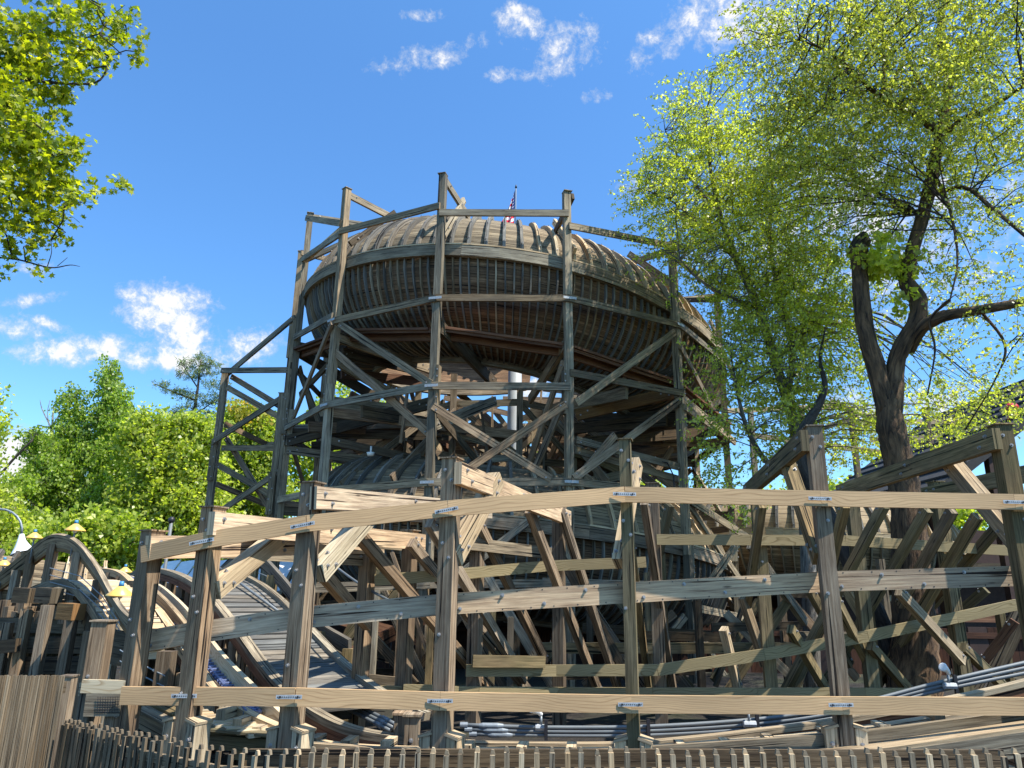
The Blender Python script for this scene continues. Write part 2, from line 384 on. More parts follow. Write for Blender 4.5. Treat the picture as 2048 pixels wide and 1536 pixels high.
for i in range(12):
    x, y = TP[i]; rad = Vector((x-TC.x, y-TC.y, 0)).normalized()
    mb = MB(); z = 0
    segs = [0, 2.4+jit(.3), 5.4+jit(.4), tops[i]]; lean = 0
    for q in range(3):                                  # posts are spliced from three sticks
        a = Vector((x+jit(.012), y+jit(.012), segs[q])); b = Vector((x+jit(.012), y+jit(.012), segs[q+1]))
        mb.beam(a, b, .14, .14, rad)
        if q:                                            # splice block with bolts
            c = Vector((x, y, segs[q])) - rad*.10 + rad.cross(Vector((0, 0, 1)))*.0
            s2 = rad.cross(Vector((0, 0, 1)))*(.09 if i % 2 else -.09)
            c2 = Vector((x, y, segs[q]))+s2
            mb.beam(c2-Vector((0, 0, .42)), c2+Vector((0, 0, .42)), .05, .15, rad)
            for zz in (-.33, -.2, .2, .33): mb.bolt(c2+Vector((0, 0, zz))+rad*.076, rad)
    mb.beam((x, y, tops[i]), (x, y, tops[i]+.015), .17, .17, rad)
    mb.build('post', [W_GREY, BOLT], tower)
ROFF = .095
def ring(i, p1, j, p2, h=.14, w=.045, mt=W_GREY, off=ROFF, plates=True, ext=.0):
    a = tp(i, *p1, off=off); b = tp(j, *p2, off=off)
    x = (b-a).normalized(); a -= x*ext; b += x*ext
    o = member('ring_rail', a, b, w, h, mt, tower)
def plate_at(i, px, py, parent=tower, L=.26):
    p = tp(i, px, py, off=ROFF+.028); x, y = TP[i]; rad = Vector((x-TC.x, y-TC.y, 0)).normalized(); t = rad.cross(Vector((0, 0, 1)))
    mb = MB(); mb.beam(p-t*L/2, p+t*L/2, .006, .05)
    mb.build('mending_plate', PLATE, parent)
for a in [(0, (612, 520), 1, (686, 472)), (0, (618, 437), 1, (690, 450)), (1, (688, 466), 2, (884, 416)), (2, (885, 430), 3, (1135, 431)),
          (3, (1140, 456), 4, (1345, 496)), (4, (1350, 520), 5, (1440, 590)),
          (0, (600, 676), 1, (668, 634)), (1, (668, 645), 2, (870, 600)), (2, (870, 599), 3, (1135, 600)), (3, (1137, 600), 4, (1350, 652)), (4, (1352, 652), 5, (1450, 725)),
          (0, (582, 856), 1, (655, 812)), (1, (655, 812), 2, (868, 774)), (2, (868, 774), 3, (1137, 776)), (3, (1139, 748), 4, (1356, 788)), (4, (1358, 815), 5, (1460, 880)),
          (0, (570, 1000), 1, (650, 985)), (1, (650, 984), 2, (860, 966)), (2, (860, 966), 3, (1137, 965)), (3, (1137, 965), 4, (1365, 988)), (4, (1365, 988), 5, (1470, 1010)),
          (1, (640, 1178), 2, (845, 1168)), (2, (845, 1168), 3, (1137, 1166)), (3, (1137, 1166), 4, (1375, 1172)), (4, (1378, 1215), 5, (1485, 1235))]:
    ring(*a)
for a in [(1, 668, 643), (2, 870, 600), (3, 1136, 600), (4, 1350, 652), (1, 655, 812), (2, 868, 774), (2, 860, 966), (3, 1137, 965), (2, 845, 1168), (3, 1137, 1166)]: plate_at(*a)
# rear ring rails
for k, (i, j) in enumerate([(5, 6), (6, 7), (7, 8), (8, 9), (9, 10), (10, 11), (11, 0)]):
    for z in (1.2, 3.0, 5.0, 6.6):
        z2 = min(z, tops[i]-.1, tops[j]-.1)
        member('ring_rail', tp(i, z=z2, off=.1), tp(j, z=z2+jit(.1), off=.1), .045, .14, W_GREY if k % 2 else W_DARK, tower)
def brace(p, q, w=.05, h=.14, mt=W_GREY, name='diagonal_brace', parent=None, bolts=1):
    a = at(*p); b = at(*q)
    return member(name, a, b, w, h, mt, parent or tower, bolts=bolts)
Yp = {k: v[1] for k, v in TP.items()}
B = [((679, 648, 14.0), (862, 768, 12.9), W_GREY), ((662, 697, 14.2), (860, 868, 13.05), W_BROWN), ((664, 645, 14.0), (586, 838, 16.2), W_BROWN),
     ((590, 634, 17.0), (455, 748, 18.2), W_GREY), ((1349, 664, 14.15), (1152, 806, 12.85), W_GREY), ((1131, 809, 12.83), (931, 941, 12.83), W_BROWN),
     ((866, 812, 12.85), (1102, 958, 12.85), W_BROWN), ((1360, 800, 14.2), (1147, 957, 12.9), W_BROWN), ((1360, 692, 14.2), (1442, 850, 16.2), W_GREY),
     ((1365, 795, 14.35), (1470, 885, 16.3), W_GREY), ((612, 520, 16.3), (690, 452, 14.2), W_PALE),
     ((1152, 880, 13.0), (1362, 935, 14.3), W_GREY), ((1150, 900, 13.2), (1362, 960, 14.5), W_GREY), ((1365, 990, 14.3), (1480, 1160, 16.2), W_GREY),
     ((655, 1010, 14.2), (560, 1190, 16.0), W_GREY), ((905, 1160, 12.9), (1100, 1010, 12.9), W_GREY), ((777, 1230, 13.4), (905, 1140, 13.0), W_OLIVE),
     ((1110, 1300, 13.0), (1000, 1400, 13.0), W_OLIVE), ((1370, 1232, 14.2), (1330, 1282, 14.0), W_GREY), ((1381, 1235, 14.3), (1466, 1380, 16.0), W_GREY), ((1474, 1088, 14.6), (1389, 1208, 14.2), W_GREY),
     ((1378, 1000, 14.4), (1495, 1075, 15.5), W_GREY), ((1230, 870, 13.4), (1140, 975, 12.9), W_BROWN),
     ((1128, 722, 13.1), (1047, 960, 14.2), W_BROWN), ((1128, 800, 13.4), (1000, 1100, 14.6), W_BROWN), ((870, 822, 13.1), (1010, 990, 14.8), W_DARK),
     ((740, 640, 14.9), (600, 790, 16.8), W_DARK), ((600, 745, 16.6), (660, 900, 15.5), W_DARK)]
for p, q, mt in B: brace(p, q, mt=mt)
# big radial beams going inwards
BR = [((882, 655, 13.0), (990, 768, 15.6), .26, W_DARK), ((672, 672, 14.2), (862, 738, 15.8), .24, W_GREY), ((597, 694, 16.4), (700, 716, 17.8), .24, W_GREY), ((684, 705, 14.6), (862, 748, 17.0), .20, W_DARK),
      ((682, 748, 15.5), (862, 765, 17.0), .22, W_RED), ((575, 882, 16.3), (862, 806, 15.0), .26, W_DARK), ((652, 880, 14.2), (860, 924, 14.8), .16, W_DARK), ((575, 900, 16.3), (860, 936, 15.8), .18, W_GREY),
      ((1152, 830, 14.6), (1345, 786, 14.5), .24, W_RUST), ((868, 850, 13.1), (990, 802, 15.3), .2, W_GREY), ((1130, 690, 13.1), (1060, 800, 15.2), .2, W_BROWN), ((1350, 740, 14.4), (1240, 800, 16.2), .24, W_DARK),
      ((1160, 885, 15.2), (1460, 860, 16.5), .22, W_DARK), ((590, 700, 16.6), (760, 800, 17.5), .24, W_DARK), ((660, 715, 14.6), (980, 905, 18.0), .2, W_GREY),
      ((1180, 740, 15.5), (1330, 880, 16.5), .2, W_DARK), ((700, 790, 15.5), (900, 900, 17.5), .2, W_RED)]
for p, q, h, mt in BR: brace(p, q, .08, h, mt, 'radial_beam', bolts=2)
# top outriggers and their knees
for p, q, h, mt in [((693, 388, 14.15), (805, 446, 15.3), .15, W_GREY), ((888, 357, 12.97), (938, 436, 14.1), .15, W_GREY), ((1146, 392, 12.95), (1100, 486, 14.2), .15, W_DARK),
                    ((1345, 499, 14.3), (1254, 528, 15.3), .13, W_GREY), ((620, 433, 16.4), (745, 452, 17.4), .13, W_GREY), ((928, 400, 13.85), (888, 470, 13.05), .13, W_PALE), ((1108, 443, 14.0), (1150, 502, 13.1), .13, W_PALE),
                    ((1258, 508, 15.2), (1352, 572, 14.4), .15, W_GREY), ((790, 425, 15.0), (700, 488, 14.25), .13, W_DARK), ((602, 505, 17.0), (660, 520, 17.5), .13, W_GREY), ((722, 470, 16.0), (612, 520, 16.4), .13, W_GREY), ((1440, 600, 16.4), (1370, 600, 17.4), .12, W_DARK)]:
    brace(p, q, .06, h, mt, 'outrigger_beam', bolts=2)
# walkway planks that follow the chute
for p, q in [((700, 664, 14.3), (866, 662, 13.25)), ((868, 657, 13.25), (1130, 694, 13.25)), ((1138, 697, 13.3), (1345, 766, 14.5)), ((1345, 766, 14.5), (1450, 850, 16.3)), ((600, 700, 16.4), (700, 664, 14.4))]:
    a = at(*p); b = at(*q); mb = MB(); mb.beam(a, b, .34, .05); mb.beam(a+Vector((0, .10, -.10)), b+Vector((0, .10, -.10)), .05, .14); mb.beam(a+Vector((0, -.12, -.03)), b+Vector((0, -.12, -.03)), .04, .1)
    mb.build('walkway_plank', W_RED, tower)
# inner posts and crossings
INN = []
for k in range(9):
    a = R(40*k+10); x = TC.x+2.15*math.sin(a); y = TC.y-2.15*math.cos(a); INN.append((x, y))
    mb = MB(); mb.beam((x, y, 0), (x+jit(.03), y+jit(.03), 6.1+jit(.5)), .14, .14); mb.build('inner_post', W_GREY if k % 2 else W_BROWN, tower)
for k in range(9):
    x, y = INN[k]; x2, y2 = INN[(k+1) % 9]
    for z in (1.6, 3.0, 4.3, 5.6):
        member('inner_rail', (x, y, z), (x2, y2, z+jit(.08)), .05, .15, random.choice([W_GREY, W_BROWN, W_DARK]), tower)
    for z in (1.7, 3.1, 4.4):
        if (k+int(z)) % 2: member('inner_brace', (x, y, z), (x2, y2, z+1.2), .05, .13, random.choice([W_GREY, W_BROWN, W_PALE]), tower)
        else: member('inner_brace', (x, y, z+1.2), (x2, y2, z), .05, .13, random.choice([W_GREY, W_BROWN]), tower)
for k, (i, j) in enumerate([(0, 0), (0, 8), (1, 0), (2, 0), (3, 1), (4, 2), (5, 2), (6, 3), (7, 4), (8, 4), (9, 5), (10, 6), (11, 7)]):
    for z in (3.2, 5.0):
        a = tp(i, z=z+jit(.2)); b = Vector((INN[j][0], INN[j][1], z+jit(.35)))
        if i in (2, 3) or (z == 3.2 and i in (1, 4)): continue
        member('radial_beam', a, b, .06, .2, random.choice([W_GREY, W_DARK, W_BROWN]), tower)
for i, j in [(6, 7), (7, 8), (8, 9), (9, 10), (10, 11), (11, 0), (5, 6)]:
    for z in (1.3, 3.1, 5.0):
        member('diagonal_brace', tp(i, z=z, off=-.1), tp(j, z=z+1.6, off=-.1), .05, .13, random.choice([W_GREY, W_BROWN]), tower)
        if (i+int(z)) % 2: member('diagonal_brace', tp(i, z=z+1.6, off=-.16), tp(j, z=z, off=-.16), .05, .13, W_GREY, tower)
rs_ = random.Random(5)
def rpt(r0, r1, z0, z1):
    a = rs_.uniform(0, 6.283); r = rs_.uniform(r0, r1); return Vector((TC.x+r*math.sin(a), TC.y-r*math.cos(a), rs_.uniform(z0, z1)))
def proj(v):
    d = v-Vector((0, 0, EYE)); z = d.dot(_F); return 1024+FPX*d.dot(_R)/z, 768-FPX*d.dot(_U)/z
def hides_mast(a, b):
    for k in range(13):
        q = a.lerp(b, k/12); x_, y_ = proj(q)
        if q.y < 17.0 and 990 < x_ < 1065 and 715 < y_ < 965: return True
    return False
cnt = 0
while cnt < 66:
    a = rpt(.6, 4.6, 1.9, 5.9); b = rpt(.6, 4.6, 1.9, 5.9); L_ = (a-b).length
    if L_ < 1.3 or L_ > 3.6 or min(a.y, b.y) < 14.6: continue
    d_ = (b-a)
    if abs(d_.z)/L_ > .85 or hides_mast(a, b): continue
    member('inner_brace', a, b, .05, rs_.choice([.13, .13, .18, .22]), rs_.choice([W_GREY, W_BROWN, W_DARK, W_PALE, W_BROWN]), tower); cnt += 1
cnt = 0
while cnt < 85:
    a = rpt(.3, 4.7, 2.0, 5.7); b = rpt(.3, 4.7, 2.2, 6.0); L_ = (a-b).length
    if L_ < 1.2 or L_ > 3.4 or min(a.y, b.y) < 14.2 or hides_mast(a, b): continue
    if rs_.random() < .35: b.x, b.y = a.x+rs_.uniform(-.1, .1), a.y+rs_.uniform(-.1, .1); b.z = a.z+rs_.uniform(1, 2)
    member('inner_strut', a, b, .05, rs_.choice([.10, .13, .14]), rs_.choice([W_GREY, W_BROWN, W_BROWN, W_PALE, W_DARK]), tower); cnt += 1
cnt = 0
while cnt < 60:
    a = rpt(2.8, 4.9, 4.2, 7.4); b = rpt(2.8, 4.9, 4.2, 7.4); L_ = (a-b).length
    if L_ < 1.3 or L_ > 3.8 or min(a.y, b.y) < 18.6: continue
    member('rear_brace', a, b, .05, rs_.choice([.13, .15, .2]), rs_.choice([W_GREY, W_BROWN, W_GREY, W_PALE]), tower); cnt += 1
for k in range(26):                                       # radiating joists that carry the chutes
    if k in (0, 1, 24, 25): continue
    a = R(k*14+3); z = 5.55+.03*math.sin(k)-(.35 if k % 2 else 0); d_ = Vector((math.sin(a), -math.cos(a), 0))
    member('chute_joist', Vector((TC.x, TC.y, z))+d_*1.2, Vector((TC.x, TC.y, z-.25))+d_*4.75, .07, .24, [W_DARK, W_BROWN, W_GREY, W_DARK][k % 4], tower)
for k in range(1, 19):
    a = R(k*18+9); d_ = Vector((math.sin(a), -math.cos(a), 0)); member('strut', Vector((TC.x, TC.y, 3.6))+d_*4.5, Vector((TC.x, TC.y, 5.4))+d_*2.3, .05, .14, [W_BROWN, W_GREY][k % 2], tower)
# outrigger wing on the left side
for (px, py, Y) in [(452, 741, 18.2), (566, 788, 17.0), (594, 640, 16.9), (604, 505, 17.2)]:
    p = at(px, py, Y); mb = MB(); mb.beam((p.x, p.y, 0), p, .15, .15); mb.beam(p, p+Vector((0, 0, .02)), .18, .18)
    mb.beam((p.x-.02, p.y-.1, p.z-2.9), (p.x-.02, p.y-.1, p.z-1.9), .15, .05, (0, -1, 0))
    for q in range(4): mb.bolt((p.x-.02+(-1)**q*.03, p.y-.126, p.z-2.8+q*.25), (0, -1, 0))
    mb.build('post', [W_GREY, BOLT], tower)
for p, q, mt in [((443, 741, 18.1), (578, 740, 17.0), W_GREY), ((463, 753, 18.3), (566, 816, 17.2), W_BROWN), ((455, 775, 18.1), (572, 842, 16.9), W_GREY), ((425, 884, 18.0), (574, 789, 16.9), W_GREY),
                 ((444, 896, 18.1), (566, 896, 17.0), W_GREY), ((452, 876, 18.3), (550, 1034, 17.2), W_BROWN), ((449, 848, 18.4), (534, 889, 19.6), W_BROWN), ((436, 930, 18.1), (556, 998, 17.0), W_GREY),
                 ((441, 1022, 18.0), (560, 942, 16.9), W_GREY), ((432, 968, 18.4), (530, 1008, 19.5), W_BROWN), ((534, 889, 19.6), (590, 890, 18.0), W_GREY)]:
    brace(p, q, mt=mt)
# camera dome and junction box on the tower
p = at(741, 912, 14.4); mb = MB(); mb.tube([p, p+Vector((0, 0, .07))], [.06, .085], 14); mb.tube([p+Vector((0, 0, .07)), p+Vector((0, 0, .2))], .02, 8)
tag(mb.build('security_camera', WHITE, None, True), 'small white dome camera hanging in the left half of the tower', 'camera')
p = at(1305, 919, 14.0); mb = MB(); mb.beam(p-Vector((.07, 0, 0)), p+Vector((.07, 0, 0)), .07, .1); mb.beam(p+Vector((-.035, -.037, 0)), p+Vector((.02, -.037, 0)), .01, .055, m=1)
mb.tube([p+Vector((.07, 0, -.02)), p+Vector((.3, .05, -.05)), p+Vector((.42, .1, -.3)), p+Vector((.42, .1, -.7))], .014, 6, 1)
tag(mb.build('junction_box', [WHITE, BLACK]), 'small white electrical box with black cable bolted on a rail right of the tower centre', 'electrical box')

# ================================================================== BARREL CHUTES
def chute(name, label, cx, cy, rimf, rcf, r, th0, th1, ph0, ph1, phr, rib_step, cleat_step, mlow, mup, rimmat=W_GREY, step=1.5, innerbeam=True, ribmat=W_RIB):
    T = thing(name, label, 'coaster chute', (cx, cy, 0))
    def P(th, ph, dr=0.0):
        a = R(th); rr = rcf(th)+(r+dr)*math.cos(R(ph)); z = rimf(th)-r*math.sin(R(phr))+(r+dr)*math.sin(R(ph))
        return Vector((cx+rr*math.sin(a), cy-rr*math.cos(a), z))
    def shell(pa, pb, mt, nm):
        mb = MB(); nt = int((th1-th0)/step)+1; npn = max(4, int((pb-pa)/7)+1)
        for dr in (0, -.05):
            i0 = len(mb.v)
            for i in range(nt):
                for j in range(npn): mb.v.append(P(th0+(th1-th0)*i/(nt-1), pa+(pb-pa)*j/(npn-1), dr))
            for i in range(nt-1):
                for j in range(npn-1):
                    a = i0+i*npn+j; q = (a, a+npn, a+npn+1, a+1)
                    u0 = i*R((th1-th0)/(nt-1))*4.6; u1 = (i+1)*R((th1-th0)/(nt-1))*4.6; v0 = r*R(pa+(pb-pa)*j/(npn-1)); v1 = r*R(pa+(pb-pa)*(j+1)/(npn-1))
                    uvs = [(u0, v0+20), (u1, v0+20), (u1, v1+20), (u0, v1+20)]
                    if dr: q = q[::-1]; uvs = uvs[::-1]
                    mb.face(q, uvs)
        return mb.build(nm, mt, T, True)
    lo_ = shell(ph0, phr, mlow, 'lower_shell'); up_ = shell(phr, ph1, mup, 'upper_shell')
    th = max(th0, -102)+.4
    while th < th1:
        pts = [P(th+jit(.08), ph0+(phr-2-ph0)*k/9, .03) for k in range(10)]
        a = R(th); ups = [(pts[k]-Vector((cx+rcf(th)*math.sin(a), cy-rcf(th)*math.cos(a), rimf(th)-r*math.sin(R(phr))))) for k in range(10)]
        MB().sweep(pts, .032, .07, ups=ups).build('rib', ribmat if random.random() < .72 else W_GREY, lo_)
        th += rib_step*(1+jit(.08))
    th = th0+1.0
    while th < th1:
        pts = [P(th+jit(.1), phr+3+(ph1+5-phr-3)*k/7, .045) for k in range(8)]
        a = R(th); ups = [(pts[k]-Vector((cx+rcf(th)*math.sin(a), cy-rcf(th)*math.cos(a), rimf(th)-r*math.sin(R(phr))))) for k in range(8)]
        mb = MB().sweep(pts, .06, .10, ups=ups)
        for k in (1, 3, 5): mb.bolt(pts[k]+ups[k].normalized()*.052, ups[k], .011)
        mb.build('cleat', [W_RIB if th < 8 else W_PALE, BOLT], up_)  # shaded left side and sunlit right side put into the cleat materials
        th += cleat_step
    # rim beam, bent from two layers
    for dr, dz, ww, hh, nm, mt in ((.085, 0, .12, .22, 'rim_beam', rimmat), (.10, .135, .10, .03, 'rim_cap', W_PALE)):
        for seg in range(int(th0), int(th1)-5, 30):
            e = min(seg+30, th1)
            pts = [P(seg+(e-seg)*k/10, phr, dr)+Vector((0, 0, dz+(.0 if seg % 60 else .002))) for k in range(11)]
            MB().sweep(pts, ww, hh).build(nm, mt, T)
    if innerbeam:
        pts = [P(th0+(th1-th0)*k/40, ph0, .06)+Vector((0, 0, -.03)) for k in range(41)]
        MB().sweep(pts, .16, .14).build('bottom_beam', rimmat, T)
    return T, P
def lerpt(tab):
    def f(t):
        for (a, x), (b, y) in zip(tab, tab[1:]):
            if t <= b: return x+(y-x)*(t-a)/(b-a) if t >= a else x
        return tab[-1][1]
    return f
rim1 = lerpt([(-190, 9.0), (-120, 8.65), (-75, 8.42), (-45, 8.25), (-15, 8.06), (15, 7.78), (45, 7.42), (75, 7.0), (100, 6.55), (150, 5.7)])
rc1 = lerpt([(-190, 3.3), (-75, 3.42), (-45, 3.22), (-15, 3.12), (15, 3.12), (45, 3.22), (75, 3.75), (110, 4.3), (150, 4.6)])
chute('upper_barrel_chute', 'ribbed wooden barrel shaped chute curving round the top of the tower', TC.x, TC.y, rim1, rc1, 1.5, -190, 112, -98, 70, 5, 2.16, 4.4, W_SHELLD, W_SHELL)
rim2 = lerpt([(-100, 3.2), (-35, 2.98), (0, 2.74), (20, 2.6), (50, 2.35), (80, 2.05), (110, 1.8)])
rc2 = lerpt([(-100, 3.1), (0, 3.15), (40, 3.3), (75, 3.7), (110, 4.1)])
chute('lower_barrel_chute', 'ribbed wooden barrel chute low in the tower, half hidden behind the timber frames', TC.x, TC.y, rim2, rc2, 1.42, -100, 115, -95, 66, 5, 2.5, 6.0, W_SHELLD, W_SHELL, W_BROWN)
# a short descending chute seen from below inside the tower
rim3 = lerpt([(-60, 5.4), (60, 4.2), (120, 3.6)])
chute('inner_barrel_chute', 'dark underside of a plank chute dropping through the middle of the tower', TC.x+.9, TC.y+.8, rim3, lambda t: 1.4, .9, 18, 120, -100, 10, 0, 7, 9, W_RED, W_SHELL, W_OLIVE)
# distant chute at right
chute('distant_barrel_chute', 'sunlit ribbed chute seen between the tree trunks on the right', 8.3, 21.4, lambda t: 2.85-.004*t, lambda t: 3.0, 1.15, -85, 85, -80, 62, 2, 3.4, 5.2, W_SHELL, W_PALE, W_PALE, ribmat=W_GREY)

chute('edge_barrel_chute', 'end of a plank chute curving behind the small hill at the left edge', -9.9, 17.6, lambda t: 1.62-.005*t, lambda t: 2.2, .95, -80, 36, -80, 34, 2, 4.5, 6, W_SHELL, W_SHELL, W_GREY, ribmat=W_GREY)
# ================================================================== steel pole and flag
p = at(1028, 900, 16.4); top = at(1030, 500, 16.4); x0 = p.x
pole = thing('steel_pole', 'tall grey round steel mast standing in the middle of the tower', 'mast', (x0, 16.4, 0))
MB().tube([(x0, 16.4, 0), (x0, 16.4, 4.5), (x0, 16.4, top.z)], [.18, .17, .14], 20).build('mast_tube', MAST, pole, True)
MB().tube([(x0, 16.4, 4.4), (x0, 16.4, 4.5)], .2, 20).build('flange', STEEL, pole, True)
ft = at(1032, 374, 16.4); base = Vector((ft.x, 16.4, top.z))
flag = thing('flag_on_staff', 'red, white and blue striped flag hanging from a thin staff above the tower', 'flag', base)
MB().tube([base, ft], .013, 8).build('staff', STEELP, flag, True)
MB().tube([ft-Vector((0, 0, .02)), ft+Vector((0, 0, .06))], [.03, .012], 8).build('finial', BLACK, flag, True)
def make_flag():
    H = 1.12; Wd = 1.45; nu, nv = 30, 39; mb = MB(); z1 = ft.z-.08
    def pos(u, v):                                # u along fly, v down the hoist; hanging limp: fly folds into pleats and drops
        x = -.02-.50*u*(.22+.78*v)-.02*math.sin(u*9+v)*(.3+v*.4)
        y = .07*math.sin(u*16+v*2)*(.2+u)
        z = -(v*H)-u*(.42-.15*v)
        return Vector((ft.x+x, 16.4+y, z1+z))
    for i in range(nu+1):
        for j in range(nv+1): mb.v.append(pos(i/nu, j/nv))
    for i in range(nu):
        for j in range(nv):
            u, v = (i+.5)/nu, (j+.5)/nv; a = i*(nv+1)+j
            if u < .42 and v < 7/13: m = 2
            else: m = 0 if int(v*13) % 2 == 0 else 1
            mb.face((a, a+nv+1, a+nv+2, a+1), [(0, 0)]*4, m)
    # stars as small white patches on the canton
    for r_ in range(6):
        for c_ in range(6):
            u = .035+.42*c_/6.3; v = .045+(7/13)*r_/6.2
            for s_ in (-1, 1):
                q = [pos(u+.02*math.cos(R(k*36+90))*(1 if k % 2 == 0 else .42), v+.024*math.sin(R(k*36+90))*(1 if k % 2 == 0 else .42))+Vector((0, s_*.004, 0)) for k in range(10)]
                i0 = len(mb.v); mb.v.extend(q); mb.face(tuple(range(i0, i0+10)), [(0, 0)]*10, 1)
    mb.build('flag_cloth', [plain('flag_red', (.75, .02, .05), .7), plain('flag_white', (.9, .9, .9), .7), plain('flag_blue', (.02, .04, .20), .7)], flag)
make_flag()

# ================================================================== FRONT FRAMES
frame = thing('banked_turn_frame', 'row of heavy brown timber bents with new tan boards nailed across the front', 'timber frame', (0, 7.5, 0))
FR = [(307, 1063, 6.35, W_BROWN), (428, 1016, 6.2, W_BROWN), (625, 967, 6.2, W_BROWN), (904, 919, 6.3, W_BROWN), (1250, 881, 6.45, W_OLIVE), (1626, 855, 6.45, W_BROWN), (1999, 852, 6.4, W_OLIVE), (2400, 850, 6.3, W_OLIVE)]
BK = [(739, 1068, 9.0), (822, 1062, 9.1), (957, 1000, 9.4), (1117, 1016, 9.8), (1305, 968, 9.7), (1512, 985, 9.7), (1700, 975, 9.8), (1871, 965, 10.0)]
fw = [.138, .14, .14, .135, .10, .128, .14, .15]
FPOS = []; BPOS = []
for (px, py, Y, mt), (bx, by, bY), wd, j in zip(FR, BK, fw, range(8)):
    p = at(px, py, Y); q = at(bx, by, bY); rad = Vector((p.x-q.x, p.y-q.y, 0)).normalized(); FPOS.append(p); BPOS.append(q)
    mb = MB(); mb.beam((p.x, p.y, 0), p, wd, wd, rad); mb.beam(p, p+Vector((0, 0, .012)), wd+.03, wd+.03, rad)
    side = rad.cross(Vector((0, 0, 1)))
    for k in range(5):
        zz = p.z-.10-(.0, .09, .62, .74, 1.35)[k]; mb.bolt(Vector((p.x, p.y, zz))+rad*(wd/2)+side*(.03*(-1)**k), rad, .015)
    mb.build('post', [mt, BOLT], frame)
    # sleeve boards clamped round the foot, with sloped tops
    zt = .30+.045*j if j < 7 else .5
    if j in (1, 2, 3, 4, 5):
        for s_ in (-1, 1):
            c = Vector((p.x, p.y, 0))+side*s_*(wd/2+.05)
            z1 = zat(p.y, px, (0, 1440, 1457, 1470, 1478, 1452)[j])
            mb = MB(); mb.beam((c.x, c.y, 0), (c.x, c.y, z1), .09, .16, rad)
            a = c+Vector((0, 0, z1-c.z)); mb.slab([a-side*.055-rad*.09+Vector((0, 0, .03 if s_ > 0 else .0)), a+side*.055-rad*.09+Vector((0, 0, .0 if s_ > 0 else .03)), a+side*.055+rad*.09+Vector((0, 0, .0 if s_ > 0 else .03)), a-side*.055+rad*.09+Vector((0, 0, .03 if s_ > 0 else .0))], .02)
            mb.bolt(c+Vector((0, 0, z1-.12))+rad*.08, rad, .018); mb.bolt(c+Vector((0, 0, z1-.3))+rad*.08, rad, .018)
            mb.build('foot_block', [W_PALE, BOLT], frame)
    # rear post
    mb = MB(); mb.beam((q.x, q.y, 0), q, .145, .145, rad); mb.beam(q, q+Vector((0, 0, .012)), .18, .18, rad)
    mb.bolt(q+rad*.073-Vector((0, 0, .15)), rad); mb.bolt(q+rad*.073-Vector((0, 0, .9)), rad)
    mb.build('rear_post', [W_OLIVE if j >= 5 else W_BROWN, BOLT], frame)
    # radial top beam, beside the posts
    so = side*(-.11 if j < 4 else .11)
    zt1 = p.z-.14
    a = Vector((p.x, p.y, zt1))+rad*.12+so; b = Vector((q.x, q.y, q.z-.13 if j < 5 else zt1-.02))-rad*.12+so
    if j not in (4,):
        mb = MB(); mb.beam(a, b, .07, .19)
        nrm = so.normalized()*1
        for t in (.03, .06, .45, .48, .93, .97): mb.bolt(a.lerp(b, t)+nrm*.036+Vector((0, 0, .04 if int(t*100) % 2 else -.04)), nrm, .018); mb.bolt(a.lerp(b, t)-nrm*.036+Vector((0, 0, .04 if int(t*100) % 2 else -.04)), -nrm, .018)
        mb.build('radial_beam', [W_OLIVE if j >= 5 else W_BEAM, BOLT], frame)
# the beam ends are seen beside the front posts
# knee braces (lit faces to the right)
def brr(nm, p, q, w, h, mt, bolts=0, parent=None, twist=0):
    a = at(*p); b = at(*q); x = (b-a).normalized()
    side = x.cross(Vector((0, 0, 1))).normalized()
    mb = MB(); mb.beam(a, b, w, h)
    L = (b-a).length
    for e in range(bolts):
        for base_, sg in ((a, 1), (b, -1)):
            c = base_+x*sg*(.08+.11*e); up2 = side.cross(x)
            for s3 in (-1, 1): mb.bolt(c+side*s3*(w/2)+up2*((-1)**e*.03), side*s3, .017)
            mb.bolt(c+up2*(h/2)+side*((-1)**e*.02), up2, .017)
    return mb.build(nm, [mt, BOLT], parent or frame)
for p, q, w, h, mt in [((575, 1060, 7.2), (424, 1182, 6.25), .13, .15, W_PALE), ((762, 1003, 7.25), (634, 1148, 6.3), .13, .16, W_PALE), ((992, 958, 7.1), (905, 1118, 6.35), .13, .16, W_PALE),
                       ((1273, 925, 7.1), (1238, 1128, 6.5), .09, .15, W_PALE), ((1575, 925, 7.3), (1640, 1118, 6.5), .11, .15, W_OLIVE), ((1893, 915, 7.4), (2036, 1086, 6.45), .12, .15, W_GREY)]:
    brr('knee_brace', p, q, w, h, mt, 2)
